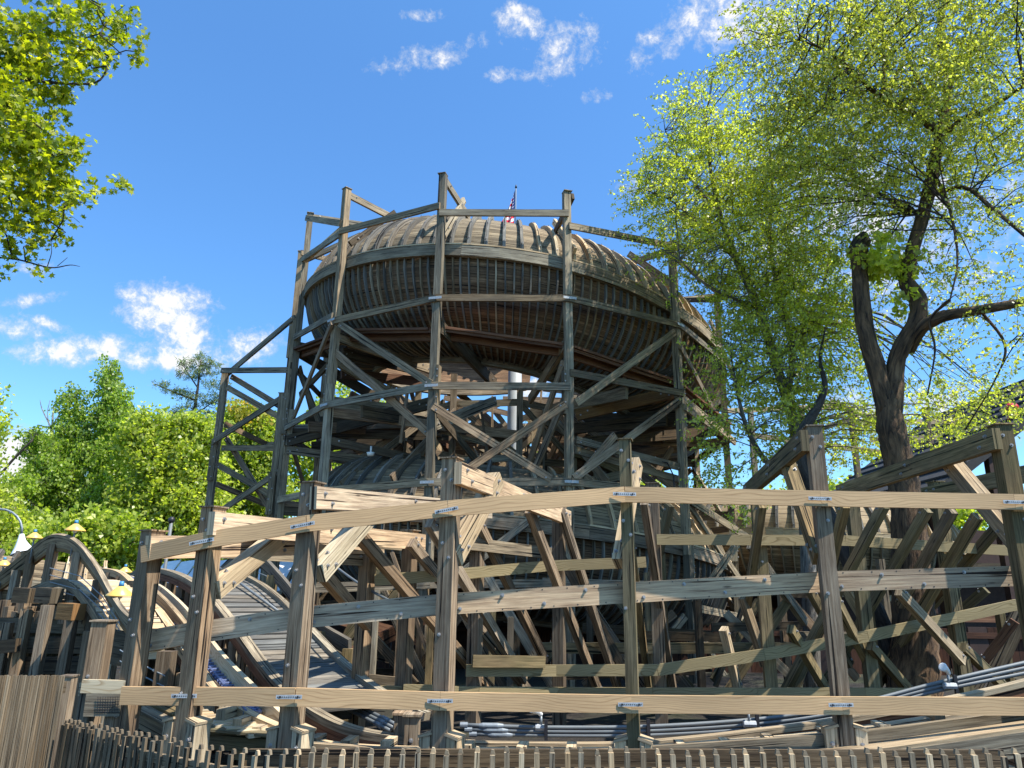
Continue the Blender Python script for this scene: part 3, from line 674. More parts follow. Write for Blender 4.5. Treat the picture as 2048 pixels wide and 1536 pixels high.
RK = [((640, 1140, 7.2), (735, 1250, 8.4), W_BROWN), ((712, 1063, 7.3), (1003, 1405, 10.6), W_BROWN), ((822, 1085, 8.7), (1070, 1400, 11.0), W_BROWN), ((957, 1046, 9.2), (1091, 1322, 11.2), W_BROWN),
      ((858, 1046, 8.2), (1048, 1360, 10.6), W_BROWN), ((1058, 1019, 8.6), (1198, 1385, 11.0), W_BROWN), ((1121, 1020, 9.4), (1240, 1390, 11.4), W_BROWN), ((1288, 1003, 8.6), (1350, 1400, 10.8), W_BROWN),
      ((1262, 1090, 8.9), (1300, 1400, 10.9), W_OLIVE), ((1524, 1010, 8.9), (1494, 1210, 10.0), W_OLIVE), ((1690, 1010, 8.8), (1655, 1160, 9.6), W_OLIVE), ((1768, 1010, 8.8), (1560, 1400, 11.4), W_OLIVE), ((1855, 1019, 9.2), (1640, 1385, 11.6), W_OLIVE),
      ((1955, 1032, 8.9), (1748, 1380, 11.2), W_OLIVE), ((1905, 1020, 8.9), (1800, 1210, 10.2), W_GREY), ((2040, 1000, 9.2), (1838, 1240, 11.0), W_OLIVE), ((1581, 1258, 9.4), (1655, 1384, 10.2), W_OLIVE), ((1671, 1198, 9.2), (1736, 1326, 9.9), W_OLIVE),
      ((1797, 1182, 9.2), (1925, 1322, 9.9), W_GREY), ((1740, 1291, 9.6), (1824, 1388, 10.3), W_OLIVE), ((1925, 1294, 9.9), (2010, 1376, 10.6), W_OLIVE), ((2030, 1242, 10.6), (1966, 1326, 10.9), W_RED), ((1972, 1179, 10.6), (1905, 1236, 11), W_OLIVE),
      ((1447, 1257, 9.6), (1477, 1382, 9.9), W_PALE), ((1485, 1194, 9.9), (1530, 1330, 10.2), W_GREY), ((1340, 1010, 10.2), (1300, 1180, 10.8), W_OLIVE), ((1500, 1090, 10.4), (1610, 1245, 11.5), W_GREY), ((1620, 1180, 10.5), (1700, 1330, 11), W_OLIVE)]
for p, q, mt in RK: brr('raker', p, q, .085, .12, mt, 1)
def boards(nm, pts, w, h, mt, parent=None, dz=0):
    for a, b in zip(pts, pts[1:]):
        A = at(*a); Bp = at(*b); x = (Bp-A).normalized()
        MB().beam(A+x*.001, Bp-x*.001, w, h).build(nm, mt, parent or frame)
boards('top_board', [(284, 1109, 6.22), (420, 1079, 6.08), (614, 1047, 6.08), (896, 1017, 6.18), (1249, 989, 6.33), (1640, 997, 6.34), (2027, 1004, 6.28), (2440, 1012, 6.2)], .035, .134, W_TAN)
boards('bottom_board', [(243, 1391, 6.22), (591, 1394, 6.08), (880, 1402, 6.18), (1262, 1408, 6.33), (1683, 1411, 6.34), (2100, 1413, 6.25)], .035, .134, W_TAN)
for px, py, Y in [(403, 1083, 6.07), (605, 1050, 6.06), (893, 1020, 6.16), (1249, 988, 6.30), (1640, 997, 6.32), (2030, 1004, 6.26), (368, 1392, 6.14), (578, 1394, 6.06), (880, 1402, 6.16), (1261, 1409, 6.31), (1682, 1410, 6.32)]:
    c = at(px, py, Y-.016); s_ = at(px+8, py+(0 if py > 1200 else (-1.6 if px < 1200 else .2)), Y-.016); t = (s_-c).normalized(); L = .10
    mb = MB(); mb.beam(c-t*L, c+t*L, .004, .030)
    for k in range(11):
        r_ = .009 if k in (1, 9) else .0045
        q = c+t*(-.085+.017*k); mb.tube([q+Vector((0, -.004, 0)), q+Vector((0, -.0025 if k not in (1, 9) else -.008, 0))], r_, 8, 1)
    mb.build('mending_plate', [PLATE, BLACK if px % 2 else BLACK], frame)
hb = [(292, 1283, 6.62), (389, 1266, 6.42), (602, 1235, 6.40), (892, 1208, 6.48), (1257, 1185, 6.58), (1650, 1163, 6.66), (2028, 1152, 6.62), (2400, 1146, 6.6)]
for a, b in zip(hb, hb[1:]):
    A = at(*a); Bp = at(*b); mb = MB(); mb.beam(A, Bp, .11, .172)
    L = (Bp-A).length; x = (Bp-A).normalized(); side = x.cross(Vector((0, 0, 1))).normalized()
    if side.y > 0: side = -side
    for k in range(int(L/.36)):
        c = A+x*(.12+k*.36)+Vector((0, 0, .045 if k % 2 else -.045)); mb.bolt(c+side*.055, side, .016)
    for k in range(int(L/.11)):                          # nail heads
        c = A+x*(.05+k*.11+jit(.02))+Vector((0, 0, .07 if k % 2 else -.07)); mb.tube([c+side*.054, c+side*.057], .006, 5, 2)
    mb.build('heavy_beam', [W_BEAM, BOLT, BLACK], frame)
# second row boards
for pts, mt in [([(749, 1160, 8.9), (900, 1150, 9.1), (1090, 1132, 9.6), (1292, 1124, 9.6)], W_OLV), ([(1313, 1079, 9.55), (1501, 1080, 9.55), (1690, 1081, 9.65), (1868, 1092, 9.85), (2015, 1101, 9.9)], W_OLV),
                ([(932, 1341, 9.2), (1112, 1341, 9.6), (1315, 1340, 9.5), (1528, 1309, 9.5), (1735, 1272, 9.6), (1912, 1235, 9.85), (2034, 1209, 9.9)], W_OLV),
                ([(720, 1384, 8.9), (957, 1385, 9.3), (1117, 1386, 9.7), (1305, 1387, 9.6), (1515, 1387, 9.6), (1730, 1387, 9.7), (1860, 1388, 9.8)], W_OLV), ([(806, 1381, 8.95), (905, 1383, 9.05)], W_OLV),
                ([(945, 1322, 9.15), (1090, 1324, 9.5)], W_OLIVE)]:
    boards('rear_board', pts, .035, .135, mt)
boards('back_ledger', [(1080, 1296, 11.2), (1490, 1296, 11.2), (1600, 1296, 11.2)], .09, .15, W_OLIVE)
boards('back_ledger', [(620, 1176, 11.2), (860, 1168, 11.2)], .05, .14, W_GREY)
boards('back_ledger', [(620, 1310, 10.2), (700, 1312, 10.2)], .05, .14, W_GREY)
# the left bents' second tier beams
for p, q in [((430, 1100, 7.4), (728, 1119, 9.0)), ((500, 1058, 7.0), (805, 1089, 9.1)), ((455, 1092, 8.2), (600, 1108, 8.9)), ((900, 1088, 8.9), (962, 1100, 9.6)), ((877, 1080, 8.9), (1110, 1108, 10.2))]:
    brr('radial_beam', p, q, .06, .15, W_GREY, 1)

rs2 = random.Random(9)
for k in range(58):
    x = rs2.uniform(-3.6, 9.2); Y = rs2.uniform(10.8, 12.4); t = rs2.random()
    if t < .35: a = Vector((x, Y, 0)); b = Vector((x, Y, rs2.uniform(1.2, 2.3)))
    elif t < .8: a = Vector((x, Y, rs2.uniform(0, .4))); b = Vector((x+rs2.choice([-1, 1])*rs2.uniform(.7, 1.5), Y+rs2.uniform(-.3, .5), rs2.uniform(1.3, 2.2)))
    else: a = Vector((x, Y, rs2.uniform(.4, 1.9))); b = a+Vector((rs2.uniform(1, 2.4), rs2.uniform(-.3, .3), rs2.uniform(-.1, .1)))
    MB().beam(a, b, .09 if t < .35 else .05, .13).build('back_brace', rs2.choice([W_OLIVE, W_DARK, W_DARK, W_GREY, W_BROWN]), frame)
# ================================================================== TRACKS
def bez(pts, n_=40):                                        # catmull-rom through pixel+Y points
    P = [at(*p) for p in pts]; out = []
    P = [P[0]*2-P[1]]+P+[P[-1]*2-P[-2]]
    m = len(P)-3; per = max(2, n_//m)
    for i in range(1, len(P)-2):
        p0, p1, p2, p3 = P[i-1], P[i], P[i+1], P[i+2]
        for k in range(per):
            t = k/per
            out.append(.5*((2*p1)+(-p0+p2)*t+(2*p0-5*p1+4*p2-p3)*t*t+(-p0+3*p1-3*p2+p3)*t**3))
    out.append(P[-2]); return out
# --- small hill with curved guard beam
hill = thing('small_hill_track', 'small wooden coaster hill with a curved guard beam and slatted steps at the left', 'coaster track', at(130, 1250, 10).xy.to_3d())
g = bez([(-40, 1185, 12.2), (5, 1160, 12), (60, 1117, 11.6), (98, 1089, 11.0), (132, 1086, 10.5), (165, 1105, 10.0), (200, 1152, 9.3), (232, 1210, 8.6), (262, 1250, 8.0), (300, 1266, 7.5)], 60)
MB().sweep(g, .05, .25, ups=[(-.2, -.45, 1)]*len(g)).build('guard_beam', W_GREY, hill)
MB().sweep([q+Vector((.02, .03, -.10)) for q in g], .05, .06).build('guard_beam', W_RUST, hill)
# second, lower guard beam and walkway
g2 = bez([(-30, 1240, 11.8), (30, 1200, 11.2), (78, 1176, 10.7), (118, 1166, 10.2), (150, 1178, 9.8), (185, 1220, 9.2), (225, 1290, 8.5)], 40)
MB().sweep(g2, .06, .10).build('rail', W_GREY, hill)
g3 = [q+Vector((-.35, -.25, -.05)) for q in g2]
MB().sweep([q+Vector((.75, .45, -.02)) for q in g2], .06, .13).build('rail', W_GREY, hill)
def treads(path, off, n_, w, parent, mt, d=.12, dz=0.0, t0=0.0, t1=1.0, th=.03):
    m = len(path)-1; off = Vector(off)
    for k in range(n_):
        t = (t0+(t1-t0)*k/(n_-1))*m; i = min(int(t), m-1); p = path[i].lerp(path[i+1], t-i)+Vector((0, 0, dz))
        tg = (path[i+1]-path[i]).normalized(); up = off.cross(tg)
        if up.z < 0: up = -up
        MB().beam(p, p+off*w, d, th, up).build('tread', mt, parent)
treads(g2[14:], (.80, .6, 0), 22, .62, hill, W_PALE, .15, .04)
for (a, b) in [((172, 1186, 9.6), (222, 1272, 8.8))]:
    pass
for px, py, Y, wd, mt in [(34, 1140, 11.7, .10, W_BROWN), (64, 1108, 11.5, .10, W_BROWN), (108, 1088, 10.8, .11, W_BROWN), (158, 1105, 10.1, .11, W_BROWN), (198, 1160, 9.4, .10, W_BROWN), (236, 1215, 8.7, .12, W_GREY),
                          (18, 1245, 10.2, .10, W_BROWN), (55, 1218, 10.0, .11, W_BROWN), (96, 1210, 9.6, .11, W_BROWN), (143, 1240, 9.2, .11, W_BROWN), (-12, 1262, 10.4, .13, W_BROWN), (180, 1262, 8.9, .10, W_BROWN)]:
    p = at(px, py, Y); mb = MB(); mb.beam((p.x, p.y, 0), p, wd, wd); mb.build('post', mt, hill)
p = at(208, 1243, 7.6); mb = MB(); mb.beam((p.x, p.y, 0), p, .16, .16); mb.beam(p, p+Vector((0, 0, .015)), .19, .19); mb.bolt((p.x-.03, p.y-.08, p.z-.5), (0, -1, 0)); mb.build('post', [W_BROWN, BOLT], hill)
for px, py, Y in [(53, 1190, 10.1), (98, 1190, 9.9), (142, 1222, 9.3)]:
    a = at(px-16, py, Y); b = at(px+16, py+2, Y-.1); MB().beam(a, b, .18, .19).build('packing_block', W_RUST if px > 140 else W_DARK, hill)
for (a, b, h) in [((-20, 1250, 10.8), (175, 1250, 9.6), .2), ((-20, 1290, 10.6), (180, 1290, 9.4), .2), ((0, 1218, 11.2), (160, 1215, 10.4), .16), ((40, 1330, 10.2), (220, 1330, 9.0), .2), ((-20, 1296, 9.9), (36, 1290, 9.7), .16), ((0, 1340, 10.9), (200, 1345, 10.2), .2),
                  ((165, 1378, 7.8), (250, 1378, 7.2), .12), ((200, 1288, 8.4), (262, 1300, 8.2), .34)]:
    A = at(*a); Bp = at(*b); MB().beam(A, Bp, .07, h).build('ledger', W_GREY if h < .15 else W_DARK, hill)
for k in range(22):
    px = -20+k*11; q = at(px, 1215+16*math.sin(k*1.7)+max(0, px-120)*.7, 11.2-.08*k); MB().beam((q.x, q.y, 0), q, .11, .11).build('inner_post', W_DARK if k % 3 else W_BROWN, hill)
for k in range(9):
    a = at(-20+rs2.uniform(0, 60), 1240+13*k, 11.2); b = at(150+rs2.uniform(0, 60), 1250+12*k, 10.6); MB().beam(a, b, .05, .15).build('ledger', W_DARK if k % 2 else W_BROWN, hill)
for k in range(14):                                          # decking joists under the hill
    px = 10+k*16; a = at(px, 1225+12*math.sin(k*2.1), 10.6-.12*k); MB().beam(a, a+Vector((.25, .9, .02)), .09, .16).build('joist', W_BROWN, hill)
for k in range(4):                                           # safety cables
    cpts = [at(100, 1178-14*k, 10.3), at(160, 1150+4-14*k+40, 9.6), at(205, 1235-14*k, 8.9), at(240, 1290-14*k, 8.3)]
    MB().tube(cpts, .006, 5).build('safety_cable', STEEL, hill)
for k in range(3):
    MB().tube([at(240, 1300+22*k, 7.2), at(290, 1332+22*k, 7.0), at(330, 1352+22*k, 6.9)], .006, 5).build('safety_cable', STEEL, hill)
    c = at(306, 1340+22*k, 6.95); MB().tube([c, c+Vector((.09, 0, -.035))], .012, 6).build('turnbuckle', STEEL, hill)
# --- barrel curve far left
# --- lift hill with chain
lift = thing('chain_lift_track', 'wooden lift hill with blue steel chain running down between pale guide rails', 'coaster track', at(450, 1400, 7.8).xy.to_3d())
railR = bez([(258, 1162, 12.2), (309, 1178, 11.0), (345, 1205, 10.2), (383, 1246, 9.3), (440, 1322, 8.3), (500, 1385, 7.6), (569, 1452, 7.1)], 48)
chn = bez([(270, 1160, 12.0), (309, 1192, 10.8), (360, 1250, 9.6), (410, 1318, 8.6), (465, 1385, 7.8), (505, 1432, 7.3)], 60)
railL = bez([(205, 1142, 12.2), (240, 1150, 11.6), (275, 1180, 10.7), (304, 1210, 10.0), (350, 1275, 9.0), (402, 1350, 8.1), (440, 1395, 7.6), (505, 1438, 7.2), (566, 1466, 7.0)], 60)
MB().sweep(railR, .05, .17, ups=[(.5, -.5, 1)]*len(railR)).build('guide_rail', W_CREAM, lift)
MB().sweep(railL, .10, .10).build('guide_rail', W_PALE, lift)
MB().sweep([p+Vector((.02, .03, -.12)) for p in railL], .08, .13).build('guide_rail', W_RED, lift)
MB().sweep([p+Vector((0, .1, -.07)) for p in chn], .30, .03).build('chain_trough', W_DARK, lift)
L = 0; cm = MB()
for i in range(len(chn)-1):
    a, b = chn[i], chn[i+1]; x = b-a; nseg = max(1, int(x.length/.085)); s_ = x.normalized().cross(Vector((0, 0, 1))).normalized()
    for k in range(nseg):
        c = a.lerp(b, (k+.5)/nseg); d_ = x.normalized()*.038
        for sgn in (-1, 1): cm.beam(c-d_*1.05+s_*sgn*.06+Vector((0, -.03, .04)), c+d_*1.05+s_*sgn*.06+Vector((0, -.03, .04)), .022, .05)
        cm.tube([c+d_-s_*.085+Vector((0, -.03, .04)), c+d_+s_*.085+Vector((0, -.03, .04))], .017, 6)
cm.build('lift_chain', CHAIN, lift)
for k in range(3, 46, 3):
    p = railR[k]; MB().beam(p+Vector((.04, .09, -.16)), p+Vector((.10, .17, -.46)), .12, .16).build('rail_block', W_CREAM, lift)
for k in range(4, 58, 4):
    p = railL[k]; MB().beam(p+Vector((.0, .0, .0)), p+Vector((0, 0, -.35)), .12, .14).build('rail_block', W_BROWN if k < 36 else W_CREAM, lift)
for k in range(0, 46, 4):
    a = railL[min(k+6, 59)]; b = railR[k]; MB().beam(a-Vector((0, 0, .30)), b-Vector((0, 0, .26)), .10, .14).build('cross_tie', W_DARK, lift)
    if k % 8 == 0: q = a.lerp(b, .5); MB().beam((q.x, q.y, 0), (q.x, q.y, q.z-.35), .13, .13).build('post', W_DARK, lift)
MB().beam(at(363, 1240, 9.5), at(374, 1240, 9.5), .08, .05).build('sensor_tag', GREEN, lift)
# steps and boards at the foot
for k in range(8):
    a = at(334+9*k, 1407+5.2*k, 7.5-.06*k); b = at(376+10*k, 1407+4.6*k, 7.6-.06*k); MB().beam(a, b, .10, .05).build('tread', W_PALE, lift)
for k in range(5):
    a = at(404+22*k, 1446+6*k, 7.0-.05*k); MB().beam(a, a+Vector((.42, .30, .0)), .16, .03).build('deck_board', W_CREAM, lift)
for a, b, h, mt in [((282, 1412, 7.0), (355, 1449, 6.8), .14, W_OLIVE), ((279, 1440, 6.8), (352, 1478, 6.6), .17, W_GREY), ((400, 1476, 6.9), (560, 1492, 6.8), .14, W_OLIVE), ((284, 1394, 7.2), (340, 1404, 7.1), .12, W_CREAM), ((285, 1310, 7.6), (326, 1308, 7.6), .08, W_CREAM)]:
    A = at(*a); Bp = at(*b); mb = MB(); mb.beam(A, Bp, .06, h); mb.beam(A+Vector((0, 0, h/2+.012)), Bp+Vector((0, 0, h/2+.012)), .14, .02); mb.build('side_board', mt, lift)
for px, py, Y in [(335, 1302, 7.0), (373, 1345, 7.2), (330, 1380, 7.3)]:
    p = at(px, py, Y); MB().beam((p.x, p.y, 0), p, .13, .13).build('post', W_BROWN, lift)
# --- return track with walkway
ret = thing('walkway_track', 'curved dark red rail with grey slatted walkway dropping behind the lift hill', 'coaster track', at(520, 1340, 9).xy.to_3d())
rr1 = bez([(250, 1165, 13.2), (285, 1142, 12.6), (335, 1144, 12.0), (385, 1165, 11.3), (430, 1205, 10.6), (480, 1268, 9.7), (525, 1330, 8.9), (570, 1380, 8.3), (640, 1432, 7.8), (720, 1465, 7.5), (856, 1487, 7.3)], 80)
MB().sweep(rr1, .13, .07).build('rail', W_GREY, ret)
MB().sweep([p+Vector((-.01, -.01, -.085)) for p in rr1], .10, .10).build('rail', W_RED, ret)
rr2 = [p+Vector((.75, .55, .02)) for p in rr1[20:70]]
MB().sweep(rr2, .10, .08).build('rail', W_GREY, ret)
MB().tube([p+Vector((.1, .0, .95)) for p in rr2[5:45]], .015, 6).build('handrail', STEELP, ret, True)
treads(rr1[22:62], (.8, .6, 0), 30, .95, ret, W_RIB, .135, -.02, th=.045)
for k in range(3, 62, 3):
    p = rr1[k]; MB().beam(p+Vector((-.02, .02, -.14)), p+Vector((-.02, .02, -.42)), .10, .14).build('rail_block', W_GREY if k % 2 else W_BROWN, ret)
for k in range(6, 64, 8):
    p = rr1[k]+Vector((.3, .3, 0)); MB().beam((p.x, p.y, 0), (p.x, p.y, p.z-.3), .13, .13).build('post', W_DARK, ret)
    MB().beam(p+Vector((-.5, -.4, -.35)), p+Vector((.6, .4, -.35)), .1, .14).build('cross_tie', W_DARK, ret)
# --- guard beam behind: another drop
drop = thing('rear_drop_track', 'grey arched guard beam with wire safety cables dropping behind the third front post', 'coaster track', at(620, 1250, 11).xy.to_3d())
gd = bez([(440, 1150, 13.5), (480, 1117, 12.8), (520, 1122, 12.2), (560, 1160, 11.6), (600, 1210, 11.0), (640, 1258, 10.4), (700, 1295, 9.9)], 40)
MB().sweep(gd, .05, .22, ups=[(.1, -.5, 1)]*len(gd)).build('guard_beam', W_RIB, drop)
for k in range(3): MB().tube([q+Vector((.1, .2, -.25-.2*k)) for q in gd], .007, 5).build('safety_cable', STEEL, drop)
for px, py, Y in [(508, 1130, 12.2), (545, 1150, 11.8), (650, 1262, 10.3), (697, 1297, 9.9)]:
    p = at(px, py, Y); MB().beam((p.x, p.y, 0), p, .13, .13).build('post', W_OLIVE, drop)
for p, q, mt in [((600, 1270, 11.5), (850, 1330, 12.5), W_DARK), ((640, 1340, 11.5), (860, 1230, 12.5), W_RED), ((600, 1350, 12), (900, 1350, 12.5), W_DARK), ((620, 1220, 12.2), (840, 1280, 12.8), W_RED), ((560, 1300, 12.2), (800, 1400, 12.2), W_DARK), ((500, 1230, 13), (640, 1210, 13), W_DARK)]:
    A = at(*p); Bp = at(*q); MB().beam(A, Bp, .06, .2).build('cross_beam', mt, drop)
MB().tube([at(420, 1122, 12), at(480, 1166, 11.4), at(560, 1225, 10.6)], .02, 8).build('handrail', STEELP, drop, True)
# --- bottom run
run = thing('bottom_run_track', 'lowest coaster track with twin wooden rails running along the bottom of the frames', 'coaster track', (0, 7.2, 0))
runs = [([(700, 1459, 7.9), (768, 1478, 7.8), (856, 1486, 7.8), (1040, 1490, 7.8), (1239, 1490, 7.8), (1400, 1477, 7.8), (1510, 1464, 7.8), (1660, 1444, 7.8), (1934, 1392, 7.8), (2100, 1352, 7.8)], .11, .05, W_PALE, 0),
        ([(700, 1459, 7.9), (768, 1478, 7.8), (856, 1486, 7.8), (1040, 1490, 7.8), (1239, 1490, 7.8), (1400, 1477, 7.8), (1510, 1464, 7.8), (1660, 1444, 7.8), (1934, 1392, 7.8), (2100, 1352, 7.8)], .07, .10, W_RED, -.08),
        ([(560, 1464, 7.0), (640, 1488, 6.9), (780, 1500, 6.9), (1040, 1504, 6.9), (1240, 1502, 6.9), (1450, 1487, 6.9), (1647, 1470, 6.9), (1925, 1430, 6.9), (2100, 1398, 6.9)], .13, .05, W_PALE, 0),
        ([(560, 1464, 7.0), (640, 1488, 6.9), (780, 1500, 6.9), (1040, 1504, 6.9), (1240, 1502, 6.9), (1450, 1487, 6.9), (1647, 1470, 6.9), (1925, 1430, 6.9), (2100, 1398, 6.9)], .07, .13, W_GREY, -.095),
        ([(1290, 1516, 6.5), (1500, 1502, 6.5), (1720, 1484, 6.5), (1900, 1462, 6.5), (2120, 1430, 6.5)], .06, .17, W_GREY, 0),
        ([(1640, 1508, 6.3), (1720, 1499, 6.3), (1860, 1480, 6.3), (2120, 1442, 6.3)], .22, .03, W_PALE, 0),
        ([(1640, 1508, 6.2), (1720, 1499, 6.2), (1860, 1480, 6.2), (2120, 1442, 6.2)], .06, .17, W_GREY, -.12),
        ([(560, 1500, 6.6), (900, 1520, 6.5), (1290, 1524, 6.5)], .08, .14, W_GREY, 0)]
for pts, ww, hh, mt, dz in runs:
    g_ = [q+Vector((0, 0, dz)) for q in bez(pts, 36)]; MB().sweep(g_, ww, hh).build('rail', mt, run)
for px, py, Y in [(449, 1426, 7.15), (482, 1445, 7.05), (520, 1461, 7.0), (629, 1483, 6.95), (695, 1488, 6.9), (774, 1489, 6.9), (850, 1493, 6.85), (932, 1497, 6.85), (1042, 1500, 6.85), (1140, 1501, 6.85), (1236, 1500, 6.85), (1357, 1497, 6.85), (1449, 1492, 6.85), (1535, 1483, 6.85), (1650, 1470, 6.85), (1761, 1457, 6.85), (1868, 1437, 6.85), (1990, 1415, 6.85)]:
    p = at(px, py, Y); MB().beam(p+Vector((0, -.10, -.02)), p+Vector((.03, .14, -.02)), .085, .13).build('tie_block', W_PALE, run)
for k in range(16):
    px = 640+k*95; q = at(px, 1500, 7.4); MB().beam((q.x, 6.6, q.z-.14), (q.x, 8.1, q.z-.14), .1, .14).build('cross_tie', W_BROWN, run)
for px, py, Y in [(805, 1428, 7.4), (826, 1431, 7.3)]:
    p = at(px, py, Y); mb = MB(); mb.beam((p.x, p.y, 0), p, .13, .13); mb.beam(p, p+Vector((0, 0, .02)), .17, .17); mb.bolt((p.x, p.y-.066, p.z-.2), (0, -1, 0), .02); mb.build('short_post', [W_BROWN, BOLT], run)
for k in range(34):                                          # boards between the rails at the turn
    px = 620+k*26; q = at(px, 1472+min(14, k*1.2), 8.3); MB().beam((q.x, 7.9, q.z-.10), (q.x+.03, 8.55, q.z-.10), .12, .03).build('tread', W_GREY, run)

# ================================================================== CONDUITS
cond = thing('conduit_run', 'three parallel grey conduit pipes clamped in front of the rear posts', 'pipes', at(1100, 1490, 8.4).xy.to_3d())
for k in range(3):
    pts = [(926-3*k+12*k, 1450+8*k+k, 8.4), (1100, 1455+8*k, 8.4), (1297, 1453+8.5*k, 8.4), (1510, 1439+9*k, 8.4), (1660, 1419+9*k, 8.4), (1760, 1396+8*k, 8.4), (1882, 1364+8*k, 8.4), (2090, 1316+11*k, 8.4)]
    MB().tube(bez(pts, 40), .021, 10).build('pipe', STEELP, cond, True)
    a = at(926+k*9, 1450+9*k, 8.4); mb = MB(); mb.tube([a-Vector((.03, 0, 0)), a+Vector((.05, 0, 0))], .03, 10); b = a+Vector((.17, 0, -.005)); mb.tube([b, b+Vector((.04, 0, 0)), b+Vector((.20, 0, 0)), b+Vector((.26, 0, 0))], [.022, .031, .031, .022], 12); mb.build('coupling', STEEL, cond)
for px, py in [(1092, 1462), (1297, 1461), (1515, 1447), (1912, 1372)]:
    p = at(px, py, 8.36); MB().beam(p+Vector((0, 0, -.09)), p+Vector((0, 0, .11)), .035, .03).build('clamp', BLACK, cond)
cond2 = thing('conduit_run', 'three short grey conduit pipes slanting down behind the third front post', 'pipes', at(740, 1440, 8.2).xy.to_3d())
for k in range(3):
    MB().tube(bez([(640+20*k, 1392-2*k, 9.0), (698+12*k, 1420-3*k, 8.6), (780+6*k, 1461-6*k, 8.1)], 12), .02, 8).build('pipe', STEELP, cond2, True)
    c = at(750+8*k, 1446-5*k, 8.3); MB().tube([c, at(762+8*k, 1452-5*k, 8.2)], .028, 10).build('coupling', STEEL, cond2)
def flood(px, py, Y, lab):
    T = thing('flood_light', lab, 'flood light', at(px, py+12, Y), 'small white flood lights on the conduits')
    c = at(px, py+6, Y); MB().tube([c+Vector((-.06, 0, -.03)), c+Vector((.07, 0, -.03))], .034, 8).build('junction_box', PLATE, T)
    MB().tube([c, c+Vector((0, 0, .08))], .014, 8).build('stem', STEEL, T, True)
    h = c+Vector((0, -.02, .10)); MB().tube([h, h+Vector((-.03, -.03, .03)), h+Vector((-.10, -.08, .07)), h+Vector((-.105, -.084, .073))], [.022, .026, .046, .036], 14).build('lamp_head', WHITE, T)
flood(1082, 1443, 8.4, 'white flood light on the pipes between the fourth and fifth front posts')
flood(1898, 1360, 8.35, 'white flood light on the pipes at far right below the trunk'); flood(1498, 1436, 8.35, 'white flood light on the pipes in the middle of the right half')
flood(828, 1420, 8.4, 'white flood light just left of the fourth front post')

# ================================================================== LAMPS
def ylamp(px, py, Y, s, lab):
    top = at(px, py, Y); base = Vector((top.x, top.y, top.z-.62*s)); T = thing('yellow_lamp', lab, 'lamp', base, 'yellow cone lamps on the left hill')
    MB().tube([base, top], .012, 8).build('stem', STEEL, T, True)
    MB().tube([top+Vector((0, 0, -.10*s)), top+Vector((0, 0, -.085*s)), top+Vector((0, 0, .02*s))], [.165*s, .165*s, .035*s], 24, cap=False).build('lamp_shade', YEL, T, True)
    MB().tube([top+Vector((0, 0, .02*s)), top+Vector((0, 0, .085*s))], [.034*s, .026*s], 12).build('cap', BLUE, T, True)
    MB().tube([top+Vector((0, 0, -.13*s)), top+Vector((0, 0, -.06*s))], [.03*s, .04*s], 10).build('bulb', WHITE, T, True)
ylamp(152, 1050, 10.3, .80, 'yellow cone lamp topmost, standing on the crest of the small hill')
ylamp(70, 1067, 11.4, .72, 'yellow cone lamp on the left flank of the small hill')
ylamp(242, 1176, 8.6, .88, 'largest yellow cone lamp low on the right flank of the hill')
ylamp(9, 1122, 12, .72, 'yellow cone lamp at the left edge, partly cut by the picture edge')
ylamp(251, 1136, 13.5, .75, 'small yellow cone lamp behind the lift hill rails')
def goose(px, py, Y, s, lab):
    h = at(px, py, Y); T = thing('gooseneck_lamp', lab, 'lamp', Vector((h.x-.95*s, h.y, 0)), 'white gooseneck street lamps')
    cx = h.x-.45*s; pts = [(h.x-.95*s, h.y, 0), (h.x-.95*s, h.y, h.z)]+[(cx-.5*s*math.cos(a), h.y, h.z+.45*s*math.sin(a)) for a in [R(t) for t in range(0, 181, 15)]]
    MB().tube(pts, .020*s, 8).build('bent_pole', STEEL, T, True)
    c = Vector((cx+.5*s, h.y, h.z)); MB().tube([c+Vector((0, 0, .0)), c+Vector((0.02, 0, -.12*s)), c+Vector((.05*s, 0, -.22*s)), c+Vector((.09*s, 0, -.34*s))], [.04*s, .07*s, .12*s, .2*s], 20, cap=False).build('lamp_shade', WHITE, T, True)
goose(38, 1068, 15.0, 1.1, 'white gooseneck lamp at left edge in front of the redwood')
goose(143, 1124, 17.0, .75, 'small white gooseneck lamp seen under the hill guard beam')
p = at(343, 1042, 15); T = thing('camera_pole', 'thin grey pole with a small round camera left of the tower wing', 'camera pole', (p.x, p.y, 0))
MB().tube([(p.x, p.y, 0), p], .035, 8).build('pole', STEELP, T, True); MB().tube([p+Vector((-.02, 0, -.05)), p+Vector((0, 0, .03)), p+Vector((.02, 0, .08))], [.04, .07, .03], 12).build('camera_head', BLACK, T, True)

